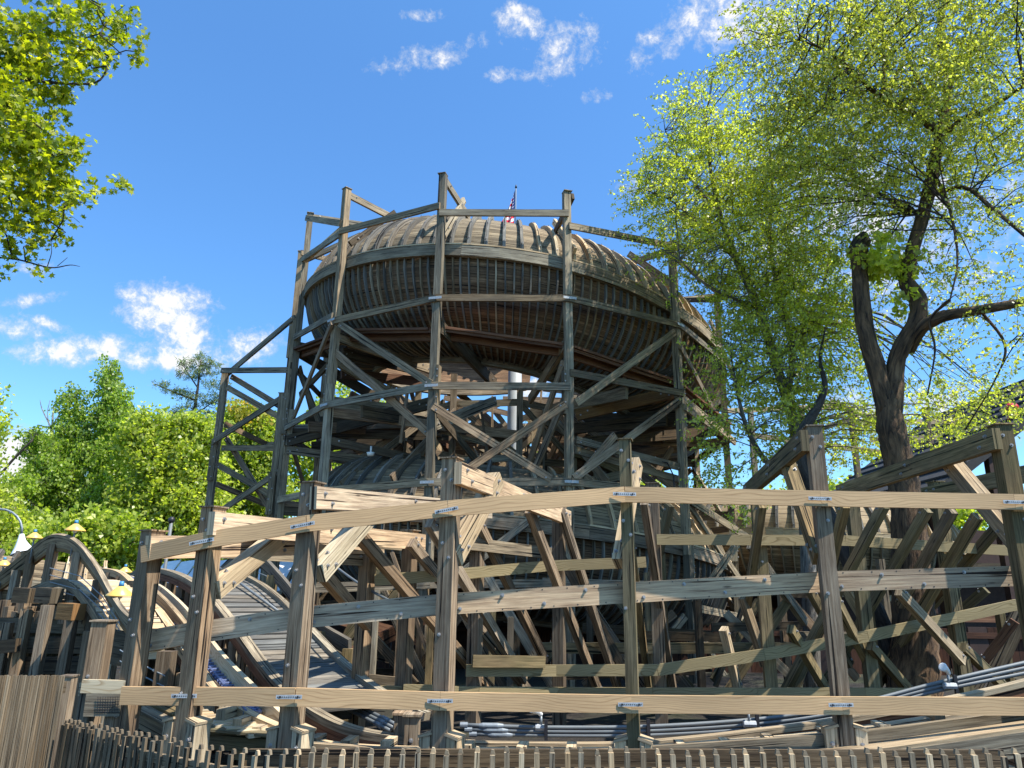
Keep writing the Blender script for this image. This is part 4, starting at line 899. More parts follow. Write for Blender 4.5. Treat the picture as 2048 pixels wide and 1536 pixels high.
# ================================================================== FENCES
pf = thing('picket_fence', 'low grey picket fence with narrow pickets across the bottom of the picture', 'fence', (0, 4.6, 0))
pk = []; x = 128.0
while x < 2070:
    sp = 8.2 if x < 160 else (8.2+(30-8.2)*min(1, ((x-160)/420))**1.0)
    pk.append(x); x += sp
def ftop(x): return 1440+(1500-1440)*min(1, (x-125)/330)**1.05 if x < 455 else (1500-min(0, 0)+0.0 if x > 1500 else 1499)
def fY(x): return 4.6 if x > 600 else 4.6+(600-x)/475*1.0
rows = []
for i, x in enumerate(pk[:99]):
    t = at(x, ftop(x)-2, fY(x)); rows.append(t)
for i, t in enumerate(rows):
    nx = rows[min(i+1, len(rows)-1)]-rows[max(i-1, 0)]; nx.z = 0; nx.normalize(); fr = Vector((nx.y, -nx.x, 0))
    wd = .030 if i > 30 else .028
    mb = MB(); b = Vector((t.x+jit(.014), t.y+jit(.006), .03)); tt = t+Vector((jit(.008), 0, jit(.011)-.03))
    mb.beam(b, tt, wd, .02, fr)
    mb.slab([tt-nx*wd/2-fr*.01, tt+nx*wd/2-fr*.01, tt+nx*wd/4-fr*.01+Vector((0, 0, .025)), tt-nx*wd/4-fr*.01+Vector((0, 0, .028))], .02)
    mb.build('picket', W_FENCE if i < 26 else (W_GREY if i % 3 else W_PALE), pf)
for zz in (.18, .55):
    MB().sweep([Vector((p.x, p.y+.035, p.z-(.14 if zz > .5 else .5))) for p in rows[::3]]+[Vector((rows[-1].x, rows[-1].y+.035, rows[-1].z-(.14 if zz > .5 else .5)))], .035, .06).build('fence_rail', W_GREY, pf)
MB().sweep([Vector((p.x, p.y+.14, p.z-.10)) for p in rows[26::4]], .03, .14).build('backing_board', W_DARK, pf)
tf = thing('slat_fence', 'tall fence panel of fine vertical grey slats in the bottom left corner', 'fence', at(60, 1560, 5.6).xy.to_3d())
for k in range(36):
    px = -30+k*4.5; Y = 5.0+k*.018; t = at(px, 1351+max(0, 3-k*.3) if k else 1352, Y); t2 = at(px-14, 1500, Y)
    MB().beam((t.x, t.y, .02), (t.x, t.y, t.z+jit(.004)), .0115, .02, (0, -1, 0)).build('slat', W_FENCE, tf)
a = at(-30, 1352, 5.05); b = at(128, 1352, 5.7)
for dz in (-.15, -.9): MB().beam((a.x, a.y+.03, a.z+dz), (b.x, b.y+.03, a.z+dz), .03, .08).build('fence_rail', W_DARK, tf)
p = at(139, 1353, 5.9); mb = MB(); mb.beam((p.x, p.y, 0), p, .085, .085); mb.beam(p, p+Vector((0, 0, .012)), .1, .1); mb.build('fence_post', W_BROWN, tf)
# board and mesh sign backing beside it
bs = thing('board_barrier', 'rough grey boards with a wire mesh patch between the tall fence and first front post', 'barrier', at(205, 1420, 6.3).xy.to_3d())
MB().beam(at(165, 1372, 6.3), at(252, 1374, 6.3), .04, .10).build('top_board', W_CREAM, bs)
MB().beam(at(172, 1409, 6.3), at(244, 1409, 6.3), .04, .17).build('lower_board', W_GREY, bs)
mb = MB()
for k in range(9):
    mb.tube([at(196+5*k, 1393, 6.27), at(194+5*k, 1426, 6.27)], .0016, 4)
    if k < 7: mb.tube([at(194, 1394+5*k, 6.268), at(238, 1394+5*k, 6.268)], .0016, 4)
mb.build('wire_mesh', BLACK, bs)
for px in (180, 236): p = at(px, 1365, 6.36); MB().beam((p.x, p.y, 0), p, .09, .09).build('post', W_BROWN, bs)

# ================================================================== BUILDINGS
st = thing('station_building', 'dark roofed open building on the right behind the tree, mostly in shade', 'building', (13.5, 21, 0))
r0 = at(1835, 1003, 17.5); r1 = at(2052, 832, 17.5)
dx = (r1-r0); far = r1+dx*.9
MB().slab([r0, far, far+Vector((0, 9, 0)), r0+Vector((0, 9, 0))], .22).build('roof', ROOFD, st)
for k in range(14):
    a = r0.lerp(far, k/13)+Vector((0, -.02, .03)); MB().beam(a, a+Vector((0, 9, 0)), .04, .05).build('roof_rib', ROOFD, st)
for k in range(4):
    q = r0.lerp(far, .08+.28*k); MB().beam((q.x, 17.7, 0), (q.x, 17.7, q.z-.22), .2, .2).build('post', BRK, st)
MB().beam((r0.x-.5, 26, 1.9), (far.x+6, 26, 1.9), .2, 3.8).build('back_wall', BRK, st)
MB().beam((r0.x-.2, 17.8, 1.1), (far.x, 17.8, 1.1), .1, .18).build('railing', W_RED, st)
fp = at(2028, 840, 18.2)
mb = MB(); mb.tube([fp+Vector((0, 0, z)) for z in (-.1, -.02, 0, .06, .14, .20, .24, .30, .37, .43, .46)], [.05, .05, .15, .15, .12, .08, .13, .16, .15, .10, .02], 16)
tag(mb.build('red_finial', REDP, None, True), 'bright red rounded finial above the dark roof at right edge', 'finial')
sh = thing('brown_shop', 'long low dark brown building with red trim behind the tower base', 'building', (4, 27, 0))
MB().beam((-9, 27, 1.2), (26, 27, 1.2), 1.0, 2.4).build('wall', BRK, sh)
MB().beam((-9.4, 26.2, 2.55), (26, 26.2, 2.55), 3.2, .16).build('roof', W_DARK, sh)
for k in range(9): MB().beam((-8+4*k, 26.3, .6), (-6.6+4*k, 26.3, .6), .08, 1.0).build('red_panel', REDP if k % 3 == 0 else W_RED, sh)
for k in range(8): MB().beam((-6+4*k, 25, 0), (-6+4*k, 25, 2.4), .2, .2).build('post', BRK, sh)
bf = thing('dark_fill_boarding', 'low red brown boarding added as a dark band under the tower', 'boarding', (4, 16.2, 0))  # added to deepen the darkness behind the frames
for k in range(46):
    MB().beam((-5.2+k*.42, 16.2+jit(.05), 0), (-5.2+k*.42, 16.2+jit(.05), .95+jit(.03)), .40, .03).build('board', W_DRED if k % 4 else BRK, bf)
MB().beam((-5.4, 16.14, .8), (14, 16.14, .8), .05, .12).build('top_rail', W_DRED, bf)
wb = thing('white_awning', 'white metal roofed building glimpsed behind the curved guard beams', 'building', at(430, 1170, 19).xy.to_3d())
a = at(330, 1126, 19.5); b = at(660, 1122, 19.5)
mb = MB()
for k in range(10):
    t = k/10; p = a.lerp(b, t); q = a.lerp(b, t+.096); d_ = Vector((0, -1.1, -.80)); e = Vector((0, .15, -.10*math.sin(k)))
    mb.slab([p, p+d_, q+d_+Vector((0, 0, .05)), q+Vector((0, 0, .05))], -.03)
mb.build('roof', WHITE, wb)
MB().beam(a+Vector((0, .4, -1.1)), b+Vector((0, .4, -1.1)), .1, .9).build('fascia', W_DARK, wb)
MB().beam((a.x, a.y+.8, .6), (b.x, b.y+.8, .6), .2, 1.2).build('wall', BRK, wb)
# pale railings of a further ride behind the trees at right
fr_ = thing('far_ride_railing', 'pale timber railings of a further ride seen through the leaves at right', 'railing', (12, 24, 0))
for p, q in [((1450, 822, 22), (1690, 812, 22)), ((1660, 802, 22), (1760, 845, 22)), ((1690, 845, 22), (1995, 842, 22)), ((1740, 880, 22), (1960, 872, 22)), ((1500, 870, 21), (1760, 905, 21)), ((1360, 600, 20), (1450, 590, 20)), ((1420, 640, 20), (1470, 760, 20))]:
    MB().beam(at(*p), at(*q), .06, .16).build('rail', W_PALE, fr_)
for px in (1500, 1600, 1700, 1850, 1980): p = at(px, 815, 22); MB().beam((p.x, p.y, 0), p, .15, .15).build('post', W_GREY, fr_)

# ================================================================== TREES
LEAF_Q = np.array([(0, 0, 0), (.36, .42, .10), (0, 1, 0), (-.36, .42, .10)])
def leafcloud(name, pts, size, mt, parent, droop=.5, shape='leaf', flat=.0):
    pts = np.asarray(pts, dtype=float); n_ = len(pts)
    if n_ == 0: return
    # axis of each leaf (tip direction) and its width direction
    ax = rng.normal(size=(n_, 3)); ax[:, 2] -= droop*1.6; ax /= np.linalg.norm(ax, axis=1)[:, None]
    rn = rng.normal(size=(n_, 3)); rn[:, 2] += flat*2.5
    wd = np.cross(ax, rn); wd /= np.linalg.norm(wd, axis=1)[:, None]+1e-9; nr = np.cross(wd, ax)
    sz = size*rng.uniform(.65, 1.3, n_)
    if shape == 'maple':
        T = [(0, 0), (.30, .12), (.62, .05), (.40, .38), (.58, .78), (.20, .62), (0, 1.1), (-.20, .62), (-.58, .78), (-.40, .38), (-.62, .05), (-.30, .12)]
        T = np.array([(x, y, .12*abs(x)) for x, y in T])
    elif shape == 'needle': T = np.array([(0, 0, 0), (.12, .4, .0), (0, 1, 0), (-.12, .4, .0)])
    else: T = LEAF_Q
    k = len(T)
    V = pts[:, None, :]+sz[:, None, None]*(T[None, :, 0:1]*wd[:, None, :]+T[None, :, 1:2]*ax[:, None, :]+T[None, :, 2:3]*nr[:, None, :])
    V = V.reshape(-1, 3); org = ORG.get(parent.name, Vector((0, 0, 0))); V = V-np.array(org)
    me = bpy.data.meshes.new(name); me.vertices.add(len(V)); me.vertices.foreach_set('co', V.ravel())
    me.loops.add(n_*k); me.loops.foreach_set('vertex_index', np.arange(n_*k)); me.polygons.add(n_)
    me.polygons.foreach_set('loop_start', np.arange(0, n_*k, k)); me.polygons.foreach_set('loop_total', np.full(n_, k))
    me.update(calc_edges=True); me.materials.append(mt); me.validate()
    o = bpy.data.objects.new(name, me); C.objects.link(o); o.parent = parent; ORG[o.name] = org
    return o
def blobpts(blobs, count, shell=.35):
    """blobs (px,py,Y,rx,ry,rd) in pixels/metres; returns world points, clumped"""
    out = []; wts = np.array([b[3]*b[4]*(b[6] if len(b) > 6 else 1) for b in blobs], float); wts /= wts.sum()
    for b, wt in zip(blobs, wts):
        n_ = int(count*wt)
        d = rng.normal(size=(n_, 3)); d /= np.linalg.norm(d, axis=1)[:, None]; r = rng.uniform(0, 1, n_)**(1/3*(1-shell)+.0)
        d = d*r[:, None]
        c = at(b[0], b[1], b[2]); ex = (at(b[0]+b[3], b[1], b[2])-c).length; ez = (at(b[0], b[1]-b[4], b[2])-c).length
        out.append(np.array(c)[None, :]+d*np.array([ex, b[5], ez])[None, :])
    return np.concatenate(out)
def twigs(name, centres, parent, barkm, leafm, leaves_per, length, lsize, droop=.6, spread=.10, r=.006, limbs=None, connect=.0, shape='leaf', clump=1, twig_frac=1.0, flat=0.0):
    """thin drooping twigs at each centre with leaves set along them; some joined to the nearest limb by a branch"""
    mb = MB(); lp = []
    for c in centres:
        c = Vector(c); an = random.uniform(0, 6.28); el = random.uniform(-.5, .9)
        d = Vector((math.cos(an)*math.cos(el), math.sin(an)*math.cos(el), math.sin(el)*.8+.15)).normalized()
        Lq = length*random.uniform(.6, 1.3); pts = [c]
        for k in range(4):
            d = (d+Vector((jit(.35), jit(.35), jit(.25)-droop*.35))).normalized(); pts.append(pts[-1]+d*Lq/4)
        if random.random() < twig_frac: mb.tube(pts, [r, r*.8, r*.6, r*.5, r*.3], 3, cap=False)
        for q in range(leaves_per):
            t = random.uniform(.05, 1)*4; i = min(3, int(t)); p = pts[i].lerp(pts[i+1], t-i)
            lp.append((p.x+jit(spread), p.y+jit(spread), p.z+jit(spread)))
        if limbs and random.random() < connect:
            best = min(limbs, key=lambda L_: (Vector(L_)-c).length_squared+max(0, L_[2]-c.z)*1.5)
            b = Vector(best); L_ = (b-c).length
            if .2 < L_ < 5.5:
                m1 = b.lerp(c, .35)+Vector((jit(.12), jit(.12), .10*L_)); m2 = b.lerp(c, .7)+Vector((jit(.15), jit(.15), .10*L_))
                mb.tube([b, m1, m2, c], [.006+.006*L_, .005+.004*L_, .009, r], 5, cap=False)
    if mb.v: mb.build('twigs', barkm, parent)
    leafcloud('foliage', lp, lsize, leafm, parent, droop, shape, flat)
def limb(pts, rs, mt, parent, name='limb', nn=10, rough=.06, sub=5):
    P = bez(pts, sub*(len(pts)-1)); m = len(P)-1; rad = []
    for i in range(len(P)):
        t = i/m*(len(rs)-1); k = min(int(t), len(rs)-2); rad.append(rs[k]+(rs[k+1]-rs[k])*(t-k))
    MB().tube(P, rad, nn, rough=rough).build(name, mt, parent, True); return P
def rp(px, Y): return px/2*Y*1.02/FPX
L_ELM = leafmat('elm_leaf', (.21, .21, .04), (.40, .41, .075), (.66, .64, .18), .58, .05)
L_ELM2 = leafmat('bright_elm_leaf', (.22, .24, .035), (.43, .46, .065), (.70, .68, .16), .6, .05)
L_MAP = leafmat('maple_leaf', (.10, .15, .012), (.27, .31, .015), (.60, .55, .03), .5)
L_RED = leafmat('redwood_needle', (.11, .17, .03), (.25, .34, .05), (.46, .55, .10), .55)
L_PINE = leafmat('pine_needle', (.08, .12, .05), (.17, .22, .09), (.28, .33, .15), .35)
L_YEL = leafmat('yellow_green_leaf', (.12, .18, .02), (.30, .37, .045), (.56, .57, .11), .5)
L_ORA = leafmat('orange_tinged_leaf', (.22, .22, .03), (.38, .32, .04), (.48, .27, .05), .45)
L_MID = leafmat('mid_green_leaf', (.16, .21, .03), (.37, .42, .06), (.60, .61, .13), .55)
# --- big elm
E1 = thing('forked_elm_tree', 'big dark trunked forked tree with a sawn off left limb at the right', 'tree', at(1825, 1400, 10.5).xy.to_3d())
lim = []
yb = 10.6
base_ = at(1828, 1400, yb); q = limb([(1829, 1520, yb), (1828, 1400, yb), (1830, 1300, yb), (1826, 1200, yb), (1820, 1100, yb), (1812, 1000, yb), (1797, 920, yb), (1781, 850, yb), (1775, 785, yb)], [rp(100, yb), rp(92, yb), rp(78, yb), rp(70, yb), rp(64, yb), rp(58, yb), rp(54, yb), rp(54, yb), rp(36, yb)], BARK1, E1, 'trunk', 20, .07, 8); lim += q
lim += limb([(1774, 830, yb), (1752, 735, yb), (1735, 680, yb), (1724, 610, yb), (1720, 550, yb), (1717, 495, yb)], [rp(36, yb), rp(37, yb), rp(35, yb), rp(34, yb), rp(32, yb), rp(37, yb)], BARK1, E1, 'sawn_limb', 16, .07)
limc = []
lim += limb([(1783, 830, yb), (1790, 735, yb), (1806, 690, yb-.1), (1833, 640, yb-.2), (1836, 600, yb-.2), (1812, 560, yb-.1), (1822, 510, yb-.1), (1843, 440, yb), (1858, 380, yb), (1872, 310, yb), (1888, 240, yb), (1897, 150, yb), (1880, 60, yb), (1905, -60, yb)],
            [rp(42, yb), rp(36, yb), rp(34, yb), rp(33, yb), rp(34, yb), rp(31, yb), rp(27, yb), rp(27, yb), rp(27, yb), rp(25, yb), rp(23, yb), rp(18, yb), rp(15, yb), rp(10, yb)], BARK1, E1, 'limb', 14, .08)
for pts, rs in [([(1815, 700, yb), (1845, 655, yb-.3), (1890, 632, yb-.6), (1950, 622, yb-.9), (2070, 600, yb-1.5)], [30, 26, 24, 20, 16]),
                ([(1886, 275, yb), (1829, 229, yb-.3), (1766, 198, yb-.6), (1709, 146, yb-.9), (1657, 104, yb-1.1), (1600, 80, yb-1.3)], [17, 15, 12, 9, 6, 3]), ([(1766, 195, yb-.6), (1768, 110, yb-.5), (1761, 31, yb-.4), (1740, -40, yb-.4)], [9, 8, 6, 4]),
                ([(1888, 271, yb), (1930, 235, yb-.4), (1969, 224, yb-.7), (2047, 172, yb-1.2)], [14, 12, 10, 7]), ([(1862, 390, yb), (1928, 375, yb-.5), (1985, 417, yb-1), (2060, 480, yb-1.4)], [11, 9, 8, 6]),
                ([(1846, 430, yb), (1780, 400, yb+.5), (1700, 350, yb+.9), (1620, 330, yb+1.2)], [10, 8, 5, 3]), ([(1896, 160, yb), (1960, 100, yb+.3), (2050, 60, yb+.6)], [9, 7, 4]), ([(1888, 240, yb), (1830, 150, yb+.6), (1800, 60, yb+.9), (1790, -30, yb+1)], [12, 9, 7, 5]),
                ([(1855, 790, yb-.4), (1870, 700, yb-.5), (1860, 640, yb-.5), (1900, 600, yb-.8)], [3, 4, 5, 6]), ([(1930, 860, yb-.5), (1990, 760, yb-.8), (2010, 690, yb-.9), (1960, 620, yb-.9)], [3, 3, 5, 6]), ([(1868, 345, yb), (1900, 420, yb-.6), (1915, 520, yb-1), (1900, 600, yb-1.1)], [8, 6, 4, 3])]:
    q_ = limb(pts, [rp(r_, yb) for r_ in rs], BARK1, E1, 'limb', 8, .05); limc += q_
lim += limb([(1806, 1400, yb+.4), (1778, 1290, yb+.4), (1729, 1184, yb+.4), (1680, 1080, yb+.4), (1640, 1000, yb+.5), (1608, 930, yb+.6), (1606, 865, yb+.7), (1636, 812, yb+.8), (1650, 770, yb+.9), (1640, 720, yb+1), (1650, 660, yb+1)], [rp(r_, 11) for r_ in (46, 40, 36, 32, 30, 28, 24, 18, 12, 7, 3)], BARK3, E1, 'leaning_stem', 12, .08)
c = at(1720, 478, yb); MB().tube([c+Vector((-.02, .1, -.2)), c+Vector((.08, .1, .02)), c+Vector((.14, .12, .16))], [.16, .13, .05], 10, rough=.15).build('stub', BARK3, E1, True)
eb = [(1880, 60, 10.4, 190, 110, 2.2), (1760, 120, 10.0, 160, 120, 2.0), (1990, 150, 10.0, 130, 160, 2.0), (1620, 110, 9.6, 120, 80, 1.2, .9), (1540, 60, 9.4, 70, 60, .8, .6), (1480, 85, 9.2, 45, 28, .5, .6), (1700, 260, 10.2, 170, 110, 1.8), (1850, 280, 10.4, 150, 120, 1.8), (1620, 230, 10.0, 100, 90, 1.2, .8),
      (2000, 330, 10, 90, 120, 1.6, .6), (1640, 400, 10.6, 130, 110, 1.2, .7), (1800, 420, 10.8, 110, 60, 1.2, .5), (1980, 500, 9.8, 110, 110, 1.5, .35), (1970, 720, 9.8, 110, 110, 1.4, .28), (1900, 20, 9.0, 180, 50, 1.0, .7), (1650, 20, 9.4, 150, 50, 1, .8), (1880, 600, 11.5, 80, 80, 1, .5), (1760, 560, 12, 60, 60, .8, .3)]
cs = blobpts(eb, 4200)
twigs('e1', cs, E1, BARK3, L_ELM, 19, .55, .049, .8, .035, .0045, [tuple(v) for v in limc], .06)
sp = blobpts([(1765, 510, 10.4, 45, 40, .3), (1790, 560, 10.6, 25, 70, .3, .6)], 60); twigs('e1s', sp, E1, BARK3, L_ELM2, 14, .25, .11, .3, .07, .004)
# --- second elm, thinner stems
E2 = thing('slender_elm_tree', 'tall leafy tree with several thin pale stems just right of the tower', 'tree', at(1585, 1400, 12.5).xy.to_3d())
lim2 = []; y2 = 12.6
for pts, rs in [([(1625, 1400, y2), (1618, 1150, y2), (1605, 960, y2), (1590, 860, y2), (1573, 797, y2), (1552, 729, y2), (1516, 614, y2), (1474, 521, y2), (1440, 430, y2), (1420, 330, y2), (1410, 230, y2)], [34, 30, 26, 24, 22, 20, 18, 15, 11, 8, 4]),
                ([(1573, 797, y2), (1585, 700, y2), (1560, 600, y2), (1540, 480, y2), (1545, 360, y2), (1530, 220, y2)], [16, 14, 12, 9, 6, 3]), ([(1605, 960, y2), (1540, 930, y2-.2), (1500, 870, y2-.4), (1478, 800, y2-.4), (1460, 700, y2-.3)], [14, 12, 10, 7, 3]),
                ([(1516, 614, y2), (1450, 590, y2-.4), (1400, 560, y2-.6), (1360, 520, y2-.8)], [8, 6, 5, 3]), ([(1474, 521, y2), (1400, 450, y2-.3), (1340, 400, y2-.5), (1290, 380, y2-.6)], [8, 6, 4, 2]), ([(1440, 430, y2), (1370, 340, y2), (1330, 260, y2)], [6, 4, 2]),
                ([(1552, 729, y2), (1610, 640, y2+.5), (1650, 560, y2+.8), (1660, 450, y2+1)], [10, 8, 6, 3])]:
    lim2 += limb(pts, [rp(r_, y2) for r_ in rs], BARK2, E2, 'stem' if rs[0] > 13 else 'limb', 8, .05)
eb2 = [(1430, 230, 12.6, 85, 80, 1.3), (1370, 300, 12.3, 75, 75, 1.1, .8), (1420, 380, 12.6, 130, 110, 1.5), (1330, 420, 12.2, 70, 90, 1.0, .7), (1500, 470, 12.8, 140, 120, 1.6), (1290, 400, 12, 35, 35, .5, .5), (1300, 335, 12, 25, 30, .4, .4), (1560, 330, 12.8, 110, 130, 1.4), (1400, 520, 12.4, 100, 70, 1.2, .6), (1570, 600, 12.8, 130, 100, 1.4, .75), (1480, 640, 12.3, 80, 70, .9, .45),
       (1440, 750, 12.0, 60, 60, .6, .45), (1540, 760, 12.2, 100, 80, 1.0, .55), (1430, 870, 11.6, 50, 60, .5, .5), (1650, 700, 12.6, 90, 100, 1.0, .6), (1690, 860, 13, 110, 70, 1.2, .8), (1560, 880, 12, 80, 60, .8, .55), (1440, 960, 11.4, 45, 45, .4, .4), (1350, 190, 12.3, 25, 40, .3, .5), (1870, 830, 14, 160, 70, 1.4, .7), (1480, 1000, 11, 30, 60, .3, .3)]
cs = blobpts(eb2+[(1560, 700, 12.4, 110, 120, 1.0, .9), (1640, 560, 12.8, 90, 90, 1.0, .9), (1500, 560, 12.4, 90, 80, 1.0, .8)], 4700); twigs('e2', cs, E2, BARK2, L_ELM2, 18, .5, .053, .55, .04, .0045, [tuple(v) for v in lim2], .12)
# --- young tree behind the fork
# --- maple hanging in from the left
mp = thing('maple_tree', 'near maple whose sunlit yellow green boughs hang in at the upper left', 'tree', (-6.6, 6.4, 0))
MB().tube([(-6.6, 6.4, 0), (-6.55, 6.4, 2.5), (-6.5, 6.4, 5.5), (-6.4, 6.3, 9)], [.24, .2, .16, .09], 14, rough=.05).build('trunk', BARK2, mp, True)
lim3 = []
for pts, rs in [([(-260, 120, 6.6), (-40, 75, 6.8), (20, 60, 6.9), (75, 52, 7.0), (110, 44, 7.1)], [30, 14, 12, 9, 4]), ([(-300, 260, 6.6), (-30, 160, 6.7), (80, 163, 6.8), (150, 168, 6.9), (200, 160, 7.0), (225, 110, 7.1)], [22, 9, 7, 6, 5, 2]),
                ([(-200, 420, 6.6), (-20, 390, 6.7), (60, 385, 6.8), (120, 400, 6.9), (165, 405, 7)], [16, 6, 5, 3, 2]), ([(20, 165, 6.8), (28, 250, 6.8), (70, 290, 6.8), (120, 330, 6.8)], [5, 5, 4, 2]), ([(-100, 500, 6.7), (0, 515, 6.8), (40, 520, 6.8), (100, 535, 6.8), (140, 530, 6.8), (160, 533, 6.8)], [10, 4, 3.5, 3, 2, 1]),
                ([(95, 532, 6.8), (103, 505, 6.8), (102, 480, 6.8)], [2, 1.5, 1]), ([(115, 532, 6.8), (135, 515, 6.8)], [1.5, 1]), ([(-40, 330, 6.7), (10, 380, 6.7), (30, 430, 6.7)], [6, 4, 2]), ([(200, 70, 6.9), (215, 40, 7), (250, 10, 7)], [3, 2, 1])]:
    lim3 += limb(pts, [rp(r_, 6.8) for r_ in rs], BARK3, mp, 'limb', 7, .04)
mbl = [(60, 100, 6.8, 60, 55, .5), (110, 90, 6.9, 65, 60, .5), (160, 50, 6.9, 60, 60, .5), (215, 20, 7.0, 50, 40, .4), (250, 70, 7.0, 28, 40, .3, .8), (165, 120, 6.8, 26, 35, .3, .8), (100, 150, 6.8, 55, 40, .4), (20, 130, 6.7, 40, 60, .4), (190, 140, 6.9, 30, 14, .3, .5),
       (45, 210, 6.6, 60, 35, .5), (90, 180, 6.9, 45, 25, .4), (10, 250, 6.5, 55, 60, .5), (60, 270, 6.6, 60, 55, .5), (110, 290, 6.7, 45, 35, .4), (140, 310, 6.7, 22, 22, .3, .7), (90, 330, 6.7, 60, 45, .5), (40, 340, 6.6, 60, 50, .5), (110, 380, 6.8, 55, 40, .4), (50, 400, 6.6, 50, 45, .4, .9), (175, 365, 6.9, 26, 12, .2, .8), (228, 372, 7.0, 22, 16, .2, 1), (170, 400, 6.9, 22, 20, .2, .8),
       (200, 400, 7.0, 16, 16, .2, .8), (150, 425, 6.8, 22, 16, .2, .8), (20, 450, 6.6, 45, 40, .4), (65, 440, 6.7, 45, 28, .3, .9), (30, 490, 6.6, 35, 20, .3, .7), (65, 490, 6.7, 16, 20, .2, .7), (10, 545, 6.7, 20, 14, .2, .7), (55, 545, 6.7, 18, 12, .2, .5), (-60, 200, 6.4, 80, 220, .8)]
cs = blobpts([(b[0]-3, b[1], b[2], b[3]*.88, b[4]*.88, *b[5:]) for b in mbl], 900); twigs('mp', cs, mp, BARK3, L_MAP, 13, .18, .052, .25, .05, .003, [tuple(v) for v in lim3], .06, 'maple', flat=.35)
# --- background trees
def bgtree(name, lab, base, Y, trunk, blobs, n_, lper, tl, ls, lm, bm, droop=.3, shape='leaf', spread=.25, con=.15, extra=None):
    b0 = at(base[0], base[1], Y); T = thing(name, lab, 'tree', (b0.x, b0.y, 0))
    P = limb([(base[0], 1300, Y)]+[(x, y, Y) for x, y, r_ in trunk], [rp(trunk[0][2], Y)*1.2]+[rp(r_, Y) for x, y, r_ in trunk], bm, T, 'trunk', 10, .04)
    if extra:
        for pts, rs in extra: P += limb(pts, [rp(r_, Y) for r_ in rs], bm, T, 'limb', 6, .03)
    cs = blobpts([(b[0], b[1], Y+(b[4] if len(b) > 4 else 0), b[2], b[3], b[3]*Y/FPX, *(b[5:6])) for b in blobs], n_)
    twigs(name, cs, T, bm, lm, lper, tl, ls, droop, spread, .012, [tuple(v) for v in P], con, shape, twig_frac=.5)
    return T
Yr = 30
bgtree('redwood_tree', 'tall feathery conifer with drooping green foliage left of the tower', (200, 1200), Yr, [(195, 1150, 16), (205, 1000, 13), (212, 850, 9), (220, 740, 3)],
       [(222, 742, 9, 30), (218, 775, 16, 30), (236, 800, 18, 28), (204, 830, 22, 30), (146, 800, 12, 30), (232, 840, 30, 36), (140, 850, 18, 36), (258, 862, 16, 34, 0, .7), (72, 885, 18, 30, -1), (100, 905, 22, 22, -1, .6), (165, 900, 40, 40), (225, 915, 44, 50), (105, 945, 44, 30, -1), (45, 965, 30, 22, -2), (35, 990, 22, 30, -2, .7), (130, 1000, 66, 46), (215, 1000, 54, 66), (60, 1045, 40, 30, -2, .8), (170, 1080, 80, 50), (100, 1080, 50, 40)],
       3000, 22, .55, .13, L_RED, BARK3, 1.0, 'leaf', .16, .08,
       [([(205, 950, Yr), (140, 870, Yr), (75, 850, Yr)], [7, 5, 2]), ([(205, 930, Yr), (160, 830, Yr), (148, 790, Yr)], [6, 4, 2]), ([(200, 1000, Yr), (120, 960, Yr-1), (40, 970, Yr-2)], [6, 4, 2]), ([(0, 950, Yr-2), (30, 915, Yr-2), (65, 880, Yr-2)], [5, 5, 4])])
bgtree('pine_tree', 'thin open crowned pine with level branches rising just left of the wing', (380, 1200), 38, [(378, 1100, 12), (376, 950, 9), (385, 850, 7), (395, 780, 5), (402, 720, 2)],
       [(400, 725, 30, 12), (420, 740, 26, 10), (365, 728, 12, 8), (385, 750, 35, 10), (320, 770, 16, 7), (345, 782, 26, 8), (372, 790, 22, 10), (430, 770, 26, 12), (420, 800, 36, 12), (375, 815, 30, 8, 0, .7), (350, 830, 36, 10), (400, 835, 40, 12), (440, 850, 30, 14), (395, 870, 40, 14, 0, .7), (380, 900, 40, 14), (330, 830, 20, 8, 0, .5)],
       420, 26, .35, .15, L_PINE, BARK3, .0, 'needle', .12, .6,
       [([(390, 800, 38), (350, 785, 38), (310, 768, 38)], [4, 3, 2]), ([(395, 775, 38), (375, 745, 38), (362, 722, 38)], [3, 2, 1]), ([(388, 830, 38), (430, 800, 38), (450, 770, 38)], [3, 2, 1]), ([(384, 860, 38), (350, 835, 38), (325, 828, 38)], [3, 2, 1])])
bgtree('orange_tipped_tree', 'yellow green tree with orange tips seen through the open wing of the tower', (500, 1200), 33, [(500, 1150, 12), (500, 1000, 10), (495, 900, 6), (490, 840, 3)],
       [(480, 830, 40, 25), (520, 860, 45, 40), (470, 880, 50, 40), (540, 900, 35, 50), (500, 940, 70, 50), (480, 1000, 70, 50), (540, 1000, 50, 50), (450, 930, 40, 40), (500, 1060, 80, 40)], 1700, 16, .5, .17, L_YEL, BARK3, spread=.2)
o_ = bpy.data.objects['orange_tipped_tree']
leafcloud('orange_foliage', blobpts([(480, 812, 32, 32, 14, .7), (510, 835, 32, 40, 18, .8, .6), (370, 800, 32.5, 1, 1, .1)], 260), .2, L_ORA, o_, .3)
bgtree('broadleaf_tree', 'bright green broadleaf tree between the redwood and the tower wing', (330, 1200), 28, [(330, 1150, 12), (335, 1050, 9), (340, 950, 6), (330, 880, 3)],
       [(300, 838, 34, 20, 0, .8), (290, 880, 45, 35, 0, .8), (340, 868, 46, 28, 0, .8), (385, 850, 40, 22, 0, .8), (420, 870, 34, 30, 0, .8), (260, 900, 30, 30, 0, .7), (330, 930, 70, 50), (400, 930, 50, 50), (300, 990, 80, 50), (390, 1000, 70, 60), (330, 1060, 90, 50), (420, 1060, 60, 50), (270, 1100, 70, 40), (400, 1110, 80, 40)], 2600, 16, .5, .16, L_MID, BARK3, spread=.2)
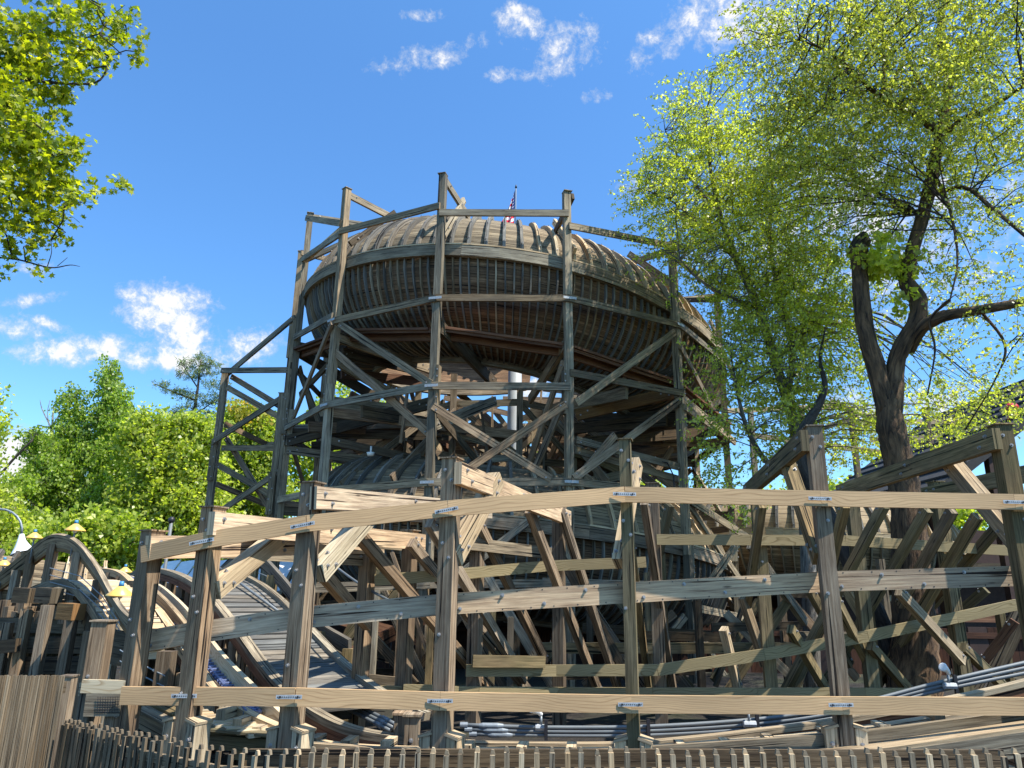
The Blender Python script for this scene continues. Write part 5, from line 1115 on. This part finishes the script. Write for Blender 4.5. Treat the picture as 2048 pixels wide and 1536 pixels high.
bgtree('sapling_tree', 'low lime green tree just behind the small hill', (160, 1250), 20, [(170, 1200, 8), (175, 1130, 5), (180, 1080, 3)],
       [(180, 1060, 60, 30), (240, 1080, 50, 40), (130, 1090, 50, 40), (200, 1110, 60, 36), (80, 1110, 40, 40), (250, 1095, 36, 30), (220, 1140, 50, 30), (60, 1180, 90, 40)], 1300, 16, .5, .14, L_YEL, BARK3)
bgtree('edge_tree', 'pale green tree cut by the left edge of the picture', (-20, 1200), 24, [(-10, 1150, 14), (-20, 1000, 10), (-30, 850, 6)],
       [(0, 800, 12, 26, 0, .3), (0, 880, 14, 24, 0, .3), (-40, 850, 30, 60), (10, 1060, 40, 50), (30, 1120, 50, 50), (-30, 1000, 40, 60), (0, 1180, 60, 50), (60, 1060, 40, 30, 0, .5)], 600, 16, .6, .15, L_MID, BARK2)
bgtree('bare_topped_tree', 'half bare tree with grey twigs behind the redwood', (110, 1200), 36, [(115, 1100, 8), (110, 950, 6), (105, 850, 4), (108, 810, 2)],
       [(130, 900, 40, 30, 0, .8), (90, 910, 30, 20, 0, .5), (110, 960, 50, 50)], 400, 14, .7, .2, L_YEL, BARK2, extra=[([(105, 860, 36), (85, 820, 36), (80, 800, 36)], [3, 2, 1]), ([(106, 850, 36), (125, 815, 36), (120, 795, 36)], [3, 2, 1]), ([(105, 870, 36), (95, 830, 36), (100, 800, 36)], [2, 1.5, 1])])
for (nm, lab, px, Y, bl, lm, n_) in [('background_tree', 'green tree seen through the centre of the tower', 800, 36, [(780, 830, 60, 30, 0, .6), (640, 850, 40, 40, 0, .6), (680, 800, 30, 30, 0, .4), (600, 900, 40, 60), (740, 900, 60, 50), (820, 910, 60, 50), (760, 980, 80, 50), (690, 940, 50, 60), (860, 970, 60, 50), (640, 1000, 50, 60)], L_YEL, 1100),
                                     ('background_tree', 'green tree behind the mast and right half of the tower', 1090, 38, [(1090, 900, 50, 40, 0, .6), (1050, 960, 70, 50), (1130, 950, 60, 50), (1000, 1000, 60, 50), (1200, 990, 70, 60), (1280, 1000, 60, 60)], L_MID, 900),
                                     ('background_tree', 'darker green trees low behind the right hand frames', 1700, 34, [(1620, 1010, 80, 50, 0, .6), (1720, 1020, 100, 60), (1830, 1020, 100, 60), (1950, 1050, 90, 60), (1560, 1060, 80, 70), (1700, 1120, 140, 60), (1900, 1140, 140, 60)], L_MID, 1100)]:
    bgtree(nm, lab, (px, 1200), Y, [(px, 1150, 14), (px, 1020, 10), (px, 950, 5)], bl, n_, 16, .8, .24, lm, BARK3)
o_ = thing('undergrowth', 'x', 'x', (0, 0, 0))
hb_ = blobpts([(60, 1290, 22, 200, 30, 1), (300, 1260, 24, 300, 40, 1.5), (600, 1230, 30, 300, 30, 1.5), (1100, 1200, 45, 500, 30, 2), (1800, 1200, 42, 500, 30, 2)], 9000)
lc = leafcloud('undergrowth_leaves', hb_, .16, L_MID, o_, .2); lc.parent = None; lc['kind'] = 'stuff'; bpy.data.objects.remove(o_); lc.name = 'undergrowth'
